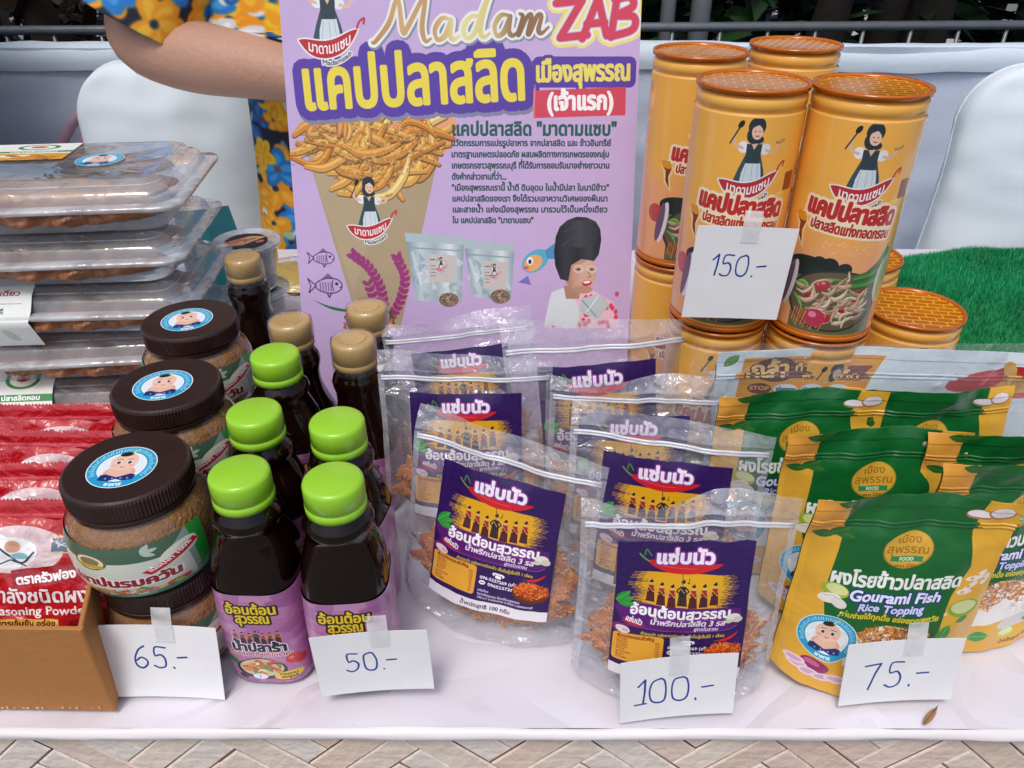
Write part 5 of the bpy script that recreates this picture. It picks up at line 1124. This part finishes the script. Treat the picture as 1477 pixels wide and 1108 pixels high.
# ---- smoked fish powder jars
jarclear = film_mat('jar_plastic', haze=.03, rough=.05, bump=.1, bs=20, gloss=1.4)
powder = mat('fish_powder', 'a06a30', .9, .3, 160, .8, 420)
jarlid = mat('brown_lid', '33201b', .34, .2, 22, .14, 45, coat=.15)
stk = print_mat('round_sticker', sticker_art(), .35, coat=.2)
jl = print_mat('jar_wrap', jar_art(), .35, coat=.3)
def jar():
    t = thing('fish_powder_jar', '', 'jar', group='fish powder jars with brown lids')
    P = [(.030, 0), (.0375, .001), (.0425, .006), (.0448, .015), (.0452, .028), (.0438, .041), (.0398, .049), (.0365, .0525), (.0355, .055)]
    raw('shell', *lathe(P, 64, True, False)[:2], jarclear, t)
    raw('powder', *lathe([(r - .0018, z + .001) for r, z in P[:-2]] + [(.034, .0515), (.02, .053), (.0003, .0535)], 64)[:2], powder, t)
    import bisect
    def rf(z):
        for (r0, z0), (r1, z1) in zip(P, P[1:]):
            if z0 <= z <= z1: return r0 + (r1 - r0) * (z - z0) / (z1 - z0) + .0006
        return P[-1][0]
    V, F, U = wrap(rf, .0045, .0435, -270, 20, 60, 8); raw('label', V, F, jl, t, U)
    n = 108; V = []; F = []
    prof = [(.0365, .0535), (.0374, .054), (.0374, .0565), (.0363, .057), (.0363, .0585), (.0376, .059), (.0376, .0695), (.0372, .0712), (.0356, .072)]
    for j, (r, z) in enumerate(prof):
        for i in range(2 * n):
            a = math.pi * i / n; rr = r + (.00055 if (i % 2 and j in (5, 6)) else 0); V.append((rr * math.cos(a), rr * math.sin(a), z))
    for j in range(len(prof) - 1):
        for i in range(2 * n): a = j * 2 * n + i; b = j * 2 * n + (i + 1) % (2 * n); F.append((a, b, b + 2 * n, a + 2 * n))
    F.append(tuple(range((len(prof) - 1) * 2 * n, len(prof) * 2 * n))); k = raw('lid', V, F, jarlid, t, smooth=False)
    return t
def sticker(parent, x, y, z, r, name='round_sticker'):
    n = 40; V = [(x, y, z)] + [(x + r * math.cos(2 * math.pi * i / n), y + r * math.sin(2 * math.pi * i / n), z) for i in range(n)]; F = [(0, 1 + i, 1 + (i + 1) % n) for i in range(n)]
    U = [(.5, .5)] + [(.5 + .5 * math.cos(2 * math.pi * i / n), .5 + .5 * math.sin(2 * math.pi * i / n)) for i in range(n)]
    return raw(name, V, F, stk, parent, U, smooth=False)
jr = jar(); lidst = sticker([c for c in bpy.data.objects if c.parent == jr and c.name.startswith('lid')][0], -.0015, -.002, .0723, .0205); lidst.rotation_euler = (0, 0, R(40))
JR = [(-.236, .383, 0, -30, 'lower brown lidded jar behind the 65 price tag'), (-.248, .478, 0, -30, 'lower jar hidden beneath the middle brown lidded jar'), (-.268, .580, 0, 50, 'lower jar hidden beneath the rear brown lidded jar'),
      (-.238, .383, .0725, -36, 'front brown lidded jar stacked on top, its smoked fish label facing out'), (-.249, .478, .0725, -30, 'middle brown lidded jar of the three upper ones'), (-.268, .580, .0725, -20, 'rear brown lidded jar, nearest to the stacked trays')]
for i, (x, y, z, a, lb) in enumerate(JR):
    if i == 0: jr.location = (x, y, TZ + z); jr.rotation_euler = (0, 0, R(a)); jr['label'] = lb
    else: dup(jr, (x, y, TZ + z), (0, 0, R(a)), lb)

for o in [x for x in bpy.data.objects if x.get('group') == 'fish powder jars with brown lids']: o.scale = (1, 1, 1.05); o.location.z = TZ + (.0762 if o.location.z > TZ + .01 else 0)
# ---- cardboard box with red sachets
kraft = mat('cardboard', 'b47a42', .8, .1, 8, .15, 200)
bx = thing('cardboard_box', 'open brown cardboard box full of red sachets at the front left', 'box', (0, 0, TZ))
FR, FL, BR, BL = (-.256, .318), (-.47, .322), (-.312, .505), (-.50, .50)
def wall(name, a, b, h0, h1, m=kraft, t=.003):
    d = Vector((b[0] - a[0], b[1] - a[1], 0)); nrm = Vector((-d.y, d.x, 0)).normalized() * t
    V = [(a[0], a[1], .001), (b[0], b[1], .001), (b[0], b[1], h1), (a[0], a[1], h0)]; V += [(x + nrm.x, y + nrm.y, z) for x, y, z in V]
    return bevel(raw(name, V, [(0, 1, 2, 3), (7, 6, 5, 4), (0, 4, 5, 1), (1, 5, 6, 2), (2, 6, 7, 3), (3, 7, 4, 0)], m, bx, smooth=False), .0007, 1)
wall('front_wall', FL, FR, .078, .079); wall('side_wall', FR, BR, .079, .075); wall('back_wall', BR, BL, .075, .075); wall('side_wall', BL, FL, .075, .078)
raw('floor', [FL + (.002,), FR + (.002,), BR + (.002,), BL + (.002,)], [(0, 1, 2, 3)], kraft, bx, smooth=False)
V, F, U = join(*[box(-.34 + .0045 * i + .004 * random.random(), .3172, .004 + .0015 * random.random(), -.338 + .0045 * i, .3176, .0055 + .0015 * random.random()) for i in range(17)]); raw('scuff_mark', V, F, mat('scuff', 'd8c4a8', .9), bx, smooth=False)['kind'] = 'stuff'
red_m = print_mat('red_sachet_print', red_art(), .22, coat=.9, bump=.9, bs=55)
def sachet():  # crumpled glossy sachet
    t = thing('seasoning_sachet', '', 'sachet', group='red seasoning sachets in the cardboard box'); w, h = .115, .128
    def f(a, b, s_, off=0):
        e = (1 - abs(2 * a - 1) ** 3) * math.sin(min(1, max(0, (b - .05) / .85)) * math.pi) ** .6 if .05 < b < .9 else 0
        return ((a - .5) * w, s_ * (.0065 * e + .0003) + .0022 * nz(a * 6, b * 8, s_, 1) + .0013 * nz(a * 15, b * 13, 2, 1), h * b)
    V, F, U = grid(44, 48, lambda a, b: f(.0 + a, b * .9, -1)); raw('front_panel', V, F, red_m, t, [(a, b * .9) for a, b in U])
    V, F, U = grid(20, 20, lambda a, b: f(a, b * .9, 1), True); raw('back_panel', V, F, mat('sachet_back_red', 'b01824', .3, .05, coat=.6), t)
    V, F, U = grid(90, 6, lambda a, b: ((a - .5) * w, -.0004 - .0004 * math.sin(b * 30), h * (.9 + .1 * b) - (.0014 if b == 1 and int(a * 90) % 2 else 0))); raw('crimped_top', V, F, red_m, t, [(a, .9 + .1 * b) for a, b in U])
    V, F, U = grid(3, 60, lambda a, b: (-w / 2 + a * .009, -.0012 - .0004 * math.sin(b * 160), h * b * .9)); raw('crimped_side', V, F, mat('seal_pink', 'c87882', .3, .2, 90, coat=.6), t)
    return t
sa = sachet()
SA = [(-.322, .335, 24, 'front red sachet with white lettering, nearest the viewer'), (-.330, .372, 25, 'second red sachet from the front of the box'), (-.338, .412, 23, 'third red sachet from the front of the box'), (-.345, .447, 22, 'rear red sachet, against the stacked trays'), (-.440, .338, 24, 'front red sachet at the far left, cut by the picture edge')]
for i, (x, y, ln, lb) in enumerate(SA):
    o = sa if i == 0 else dup(sa, (0, 0, 0), (0, 0, 0), lb)
    o.rotation_euler = (R(-ln), 0, R([0, 2, -1, 1, 1][i])); o.location = (x, y, TZ + .005); o['label'] = lb

# ---- trays of dried fish
trayf = film_mat('tray_plastic', haze=.17, rough=.06, bump=.3, bs=14, gloss=1.5, milk=(.82, .88, .95)); rimf = film_mat('tray_rim_plastic', haze=.45, rough=.1, bump=.3, bs=30, gloss=1.5, milk=(.78, .84, .9))
wrapf = film_mat('inner_bag_film', haze=.06, rough=.1, bump=.8, bs=45, gloss=1.2)
fishm = [mat('fish_brown', '8c5a3a', .4, .6, 38, 1.0, 90), mat('fish_tan', 'b88a58', .4, .6, 30, 1.0, 90)]
TW, TD = .262, .172
def rrect(w, d, r, n=6):
    P = []
    for cx, cy_, a0 in ((w / 2 - r, d / 2 - r, 0), (-w / 2 + r, d / 2 - r, 90), (-w / 2 + r, -d / 2 + r, 180), (w / 2 - r, -d / 2 + r, 270)):
        P += [(cx + r * math.cos(R(a0 + 90 * i / n)), cy_ + r * math.sin(R(a0 + 90 * i / n))) for i in range(n + 1)]
    return P
def rloft(levels, capb=True, capt=True):
    V = []; F = []; n = 28
    for (w, d, r, z) in levels: V += [(x, y, z) for x, y in rrect(w, d, r)]
    for j in range(len(levels) - 1):
        for i in range(n): a = j * n + i; b = j * n + (i + 1) % n; F.append((a, b, b + n, a + n))
    if capb: F.append(tuple(range(n))[::-1])
    if capt: F.append(tuple(range((len(levels) - 1) * n, len(levels) * n)))
    return V, F
def tray():
    t = thing('fish_tray', '', 'tray', group='clear trays of dried fish stacked at the left')
    V, F = rloft([(TW - .05, TD - .05, .02, .0), (TW - .046, TD - .046, .02, .002), (TW - .032, TD - .032, .018, .018), (TW - .03, TD - .03, .018, .0185), (TW - .024, TD - .024, .018, .024)], True, False); raw('tray_base', V, F, trayf, t)
    V, F = rloft([(TW - .024, TD - .024, .018, .0242), (TW, TD, .02, .0245), (TW + .001, TD + .001, .02, .0265), (TW, TD, .02, .0285), (TW - .02, TD - .02, .018, .029)], False, False); raw('tray_rim', V, F, rimf, t)
    V, F = rloft([(TW - .02, TD - .02, .018, .029), (TW - .026, TD - .026, .018, .036), (TW - .034, TD - .034, .018, .040), (TW - .040, TD - .04, .018, .0405), (TW - .048, TD - .048, .016, .0465), (TW - .056, TD - .056, .015, .0475), (TW - .064, TD - .064, .013, .0470)], False, True); o = raw('tray_lid', V, F, trayf, t, smooth=True)
    V, F = rloft([(TW - .044, TD - .044, .017, .0412), (TW - .042, TD - .042, .017, .0418), (TW - .044, TD - .044, .017, .0424)], False, False); raw('lid_ridge', V, F, rimf, o)
    g = np.random.RandomState(3)
    for k in range(4):
        y0 = -.050 + k * .034; x0 = g.randn() * .006; L_ = TW * .78
        def f(u, v):
            a = v * 2 * math.pi; s_ = u * 2 - 1; pr = max(0, 1 - abs(s_) ** 2.6); wd = .030 * pr ** .6 * (1 + .25 * math.sin(u * 4)); hh = .010 * pr ** .5
            b = 1 + .28 * nz(u * 9, math.cos(a), math.sin(a) + k, 1.5) + .12 * nz(u * 30, math.cos(a) * 2, math.sin(a) + k, 1.5)
            return (x0 + s_ * L_ / 2, y0 + wd * math.cos(a) * b + .006 * math.sin(u * 5 + k), .018 + hh * math.sin(a) * b + .006 * (k % 2))
        raw('dried_fish', *grid(60, 22, f)[:2], fishm[k % 2], t)
    V, F, U = grid(50, 30, lambda u, v: ((u - .5) * (TW - .04), (v - .5) * (TD - .045), .036 + .005 * nz(u * 5, v * 5, 2, 1) + .003 * nz(u * 17, v * 13, 6, 1))); raw('inner_bag', V, F, wrapf, t)
    return t
tr = tray()
b0 = print_mat('paper_band_plain', band_art(0), .5); b1 = print_mat('paper_band_green', band_art(1), .5)
TR = [(0, -.0, 0, 'bottom tray of the dried fish stack, green and white paper band'), (1, -.003, 2, 'second tray from the bottom of the fish stack'), (2, .002, -1, 'middle tray of the fish stack, plain white paper band'), (3, .0, 1, 'second tray from the top of the fish stack'), (4, .006, 2, 'topmost tray of the fish stack with a round blue sticker')]
trs = []
for i, dx, a, lb in TR:
    o = tr if i == 0 else dup(tr, (0, 0, 0), (0, 0, 0), lb); o.location = (-.430 + dx, .712 + .002 * i, TZ + .001 + i * .0485); o.rotation_euler = (0, 0, R(a + 4)); o['label'] = lb; trs.append(o)
sticker(trs[4], .045, -.005, .0486, .021)
def band(parent, m, x0, x1):
    P = [(-TD / 2 + .012, .0245 - .03), (-TD / 2 - .002, .0245), (-TD / 2 + .008, .031), (-TD / 2 + .018, .0425), (-TD / 2 + .03, .0492), (TD / 2 - .03, .0492)]
    V, F, U = grid(4, 20, lambda u, v: (lambda q: (x0 + (x1 - x0) * u, np.interp(v * 5, range(6), [k[0] for k in P]) - .001, np.interp(v * 5, range(6), [k[1] for k in P]) + .0006))(0)); raw('paper_band', V, F, m, parent, U)
band(trs[2], b0, -.13, -.012); band(trs[0], b1, -.13, -.02)
V, F, U = grid(4, 4, lambda u, v: (-.12 + .13 * u, .0 + .055 * v, .0487 + .0001 * u)); raw('paper_label', V, F, b1, trs[4], U)

# ---- small round cups behind
cupl = print_mat('cup_lid_label', cup_art(), .4)
def cup():
    t = thing('chilli_cup', '', 'cup', group='small clear lidded cups of dark chilli paste')
    raw('cup_shell', *lathe([(.026, 0), (.028, .002), (.0345, .05), (.0365, .052)], 40, True, False)[:2], trayf, t)
    raw('chilli_paste', *lathe([(.025, .002), (.0325, .044), (.0325, .046), (.0003, .047)], 40)[:2], mat('chilli_dark', (.018, .008, .006), .35, .5, 80, 1, 200), t)
    raw('cup_lid', *lathe([(.0365, .052), (.039, .0525), (.0392, .056), (.0365, .0575), (.035, .055), (.033, .0548), (.0003, .0546)], 48, False, True)[:2], rimf, t)
    n = 30; V = [(0, 0, .0556)] + [(.024 * math.cos(i / n * 6.283), .024 * math.sin(i / n * 6.283), .0556) for i in range(n)]
    raw('lid_label', V, [(0, 1 + i, 1 + (i + 1) % n) for i in range(n)], cupl, t, [(.5, .5)] + [(.5 + .5 * math.cos(i / n * 6.283), .5 + .5 * math.sin(i / n * 6.283)) for i in range(n)], False); return t
cu = cup(); cu.location = (-.304, .846, TZ); cu['label'] = 'lower small round cup, beneath the labelled one behind the tan cap'
dup(cu, (-.304, .846, TZ + .0585), (0, 0, .4), 'upper small round cup with a clear lid and orange label, behind the tan capped bottle')
# flat yellow packs lying behind the bottles
yel = mat('yellow_filling', 'c8a83c', .5, .35, 18, .3, 40)
for i, (x, y, z, rz, lb) in enumerate([(-.30, .985, 0, .1, 'flat clear pack with yellow filling lying left of the poster'), (-.16, 1.0, 0, -.15, 'second yellow filled clear pack, further back beside the poster')]):
    t = thing('yellow_pack', lb, 'pack', (x, y, TZ + z), (0, 0, rz), 'clear packs with yellow filling behind the bottles')
    raw('filling', *grid(20, 12, lambda u, v: (-.06 + .12 * u, -.045 + .09 * v, .004 + .018 * (math.sin(u * math.pi) * math.sin(v * math.pi)) ** .5))[:2], yel, t)
    raw('wrapper', *grid(30, 18, lambda u, v: (-.075 + .15 * u, -.058 + .116 * v, .006 + .02 * (math.sin(u * math.pi) * math.sin(v * math.pi)) ** .5 + .002 * nz(u * 9, v * 9, i, 1)))[:2], wrapf, t)
tl = thing('folded_card', 'teal folded card standing between the trays and the small cup', 'card', (-.385, .90, TZ))
raw('panel', [(-.02, 0, .001), (.03, .004, .001), (.012, .006, .13), (-.02, .0, .13)], [(0, 1, 2, 3)], mat('teal_card', '2f8a94', .5), tl, smooth=False)
raw('panel', [(.03, .004, .001), (.05, .05, .001), (.03, .05, .12), (.012, .006, .13)], [(0, 1, 2, 3)], mat('teal_card', '2f8a94', .5), tl, smooth=False)

# ---- green grass mat
gm = thing('grass_mat', 'bright green artificial grass mat heaped at the right rear of the table', 'mat', (0, 0, TZ))
def gh(x, y):
    e = max(0, 1 - ((x - .70) / .35) ** 2 - ((y - .83) / .21) ** 2) ** .5
    return .003 + (.062 + .02 * nz(x, y, 0, 5) + .012 * nz(x, y, 0, 14)) * e if e > 0 else -.02
gfn = lambda u, v: (.34 + .72 * u, .60 + .46 * v, gh(.34 + .72 * u, .60 + .46 * v))
raw('mat_base', *grid(90, 60, gfn)[:2], mat('mat_green', (.008, .20, .05), .8), gm)
g = np.random.RandomState(5); N = 90000
x = .34 + .72 * g.rand(N); y = .60 + .46 * g.rand(N)
zz = np.array([gh(a, b) for a, b in zip(x, y)]); kp = zz > 0; x, y, zz = x[kp], y[kp], zz[kp]; N = len(x); L_ = .005 + .006 * g.rand(N); a = g.rand(N) * 6.283; tl_ = .6 * g.rand(N)
dx = np.cos(a) * tl_ * L_; dy = np.sin(a) * tl_ * L_; px_ = -np.sin(a) * .0006; py_ = np.cos(a) * .0006
VV = np.stack([np.stack([x - px_, y - py_, zz - .001], 1), np.stack([x + px_, y + py_, zz - .001], 1), np.stack([x + dx, y + dy, zz + L_ * .9], 1)], 1).reshape(-1, 3)
o = raw('grass_blades', VV.tolist(), [(3 * i, 3 * i + 1, 3 * i + 2) for i in range(N)], mat('blade_green', (.012, .33, .12), .5, .75, 11), gm, smooth=False); o['kind'] = 'stuff'

# ---- price tags
paper = mat('tag_paper', 'f0f0f3', .6, .02, 10); tape = film_mat('masking_tape', haze=.66, rough=.35, bump=.2, bs=40, gloss=.5, milk=(.93, .93, .95))
def price_tag(s, x, y, z, w, h, lean, yaw, roll, lb, tx=0, tlen=.026, trot=0, curl=.003):
    t = thing('price_tag', lb, 'price tag', (x, y, TZ + z), (0, 0, 0), 'handwritten price tags')
    t.rotation_euler = (Matrix.Rotation(R(yaw), 3, 'Z') @ Matrix.Rotation(R(-lean), 3, 'X') @ Matrix.Rotation(R(roll), 3, 'Y')).to_euler()
    m = print_mat('tag_writing_' + s.strip('.-'), tag_art(s, w, h), .6, bump=.1, bs=12)
    V, F, U = grid(14, 12, lambda a, b: ((a - .5) * w, curl * math.sin(a * 2.2 + .4) - curl * .5 * (1 - b) ** 2, h * b)); o = solid(raw('card', V, F, m, t, U, False), .00035, 1)
    V, F, U = grid(4, 8, lambda a, b: (tx + (a - .5) * .0125 + trot * (b - .5) * .01, -.0009 + curl * math.sin(.5 * 2.2 + .4) - curl * .1 + (.004 * max(0, b - .5) ** 1.2), h - tlen * .5 + tlen * b)); raw('tape', V, F, tape, t)
    return t
price_tag('65.-', -.226, .328, .0012, .0745, .057, 10, -1, 1, 'white price tag reading 65, taped below the front jar', .003)
price_tag('50.-', -.0865, .3245, .012, .0725, .053, 1, 3, -2, 'white price tag reading 50, taped on the second lime capped bottle', .006)
price_tag('100.-', .105, .3115, .004, .0735, .050, 6, 4, -2, 'white price tag reading 100, taped on a clear zip pouch', .0, .03)
price_tag('75.-', .247, .3205, .007, .0735, .051, 6, 2, -2, 'white price tag reading 75, taped on the front green pouch', .006)
price_tag('150.-', .157, .506, .190, .070, .069, 0, 2, 3, 'white price tag reading 150, taped to an upper canister', .002, .022, curl=.001)

lf = thing('dry_leaf_scrap', 'small curled brown leaf scrap near the table edge right of the 75 price tag', 'leaf', (.268, .313, TZ + .001), (0, 0, .7))
V, F, U = grid(6, 3, lambda u, v: (-.008 + .016 * u, (-.0022 + .0044 * v) * math.sin(.3 + u * 2.6), .001 + .0022 * u + .0012 * math.sin(v * 3.1)))
raw('leaf_blade', V, F, mat('leaf_brown', 'a07850', .8, .3, 90), lf); raw('leaf_rib', *tube([(-.008, 0, .0022), (0, 0, .0033), (.009, 0, .0046)], .00035, 5)[:2], mat('leaf_rib_brown', '7a5838', .8), lf)
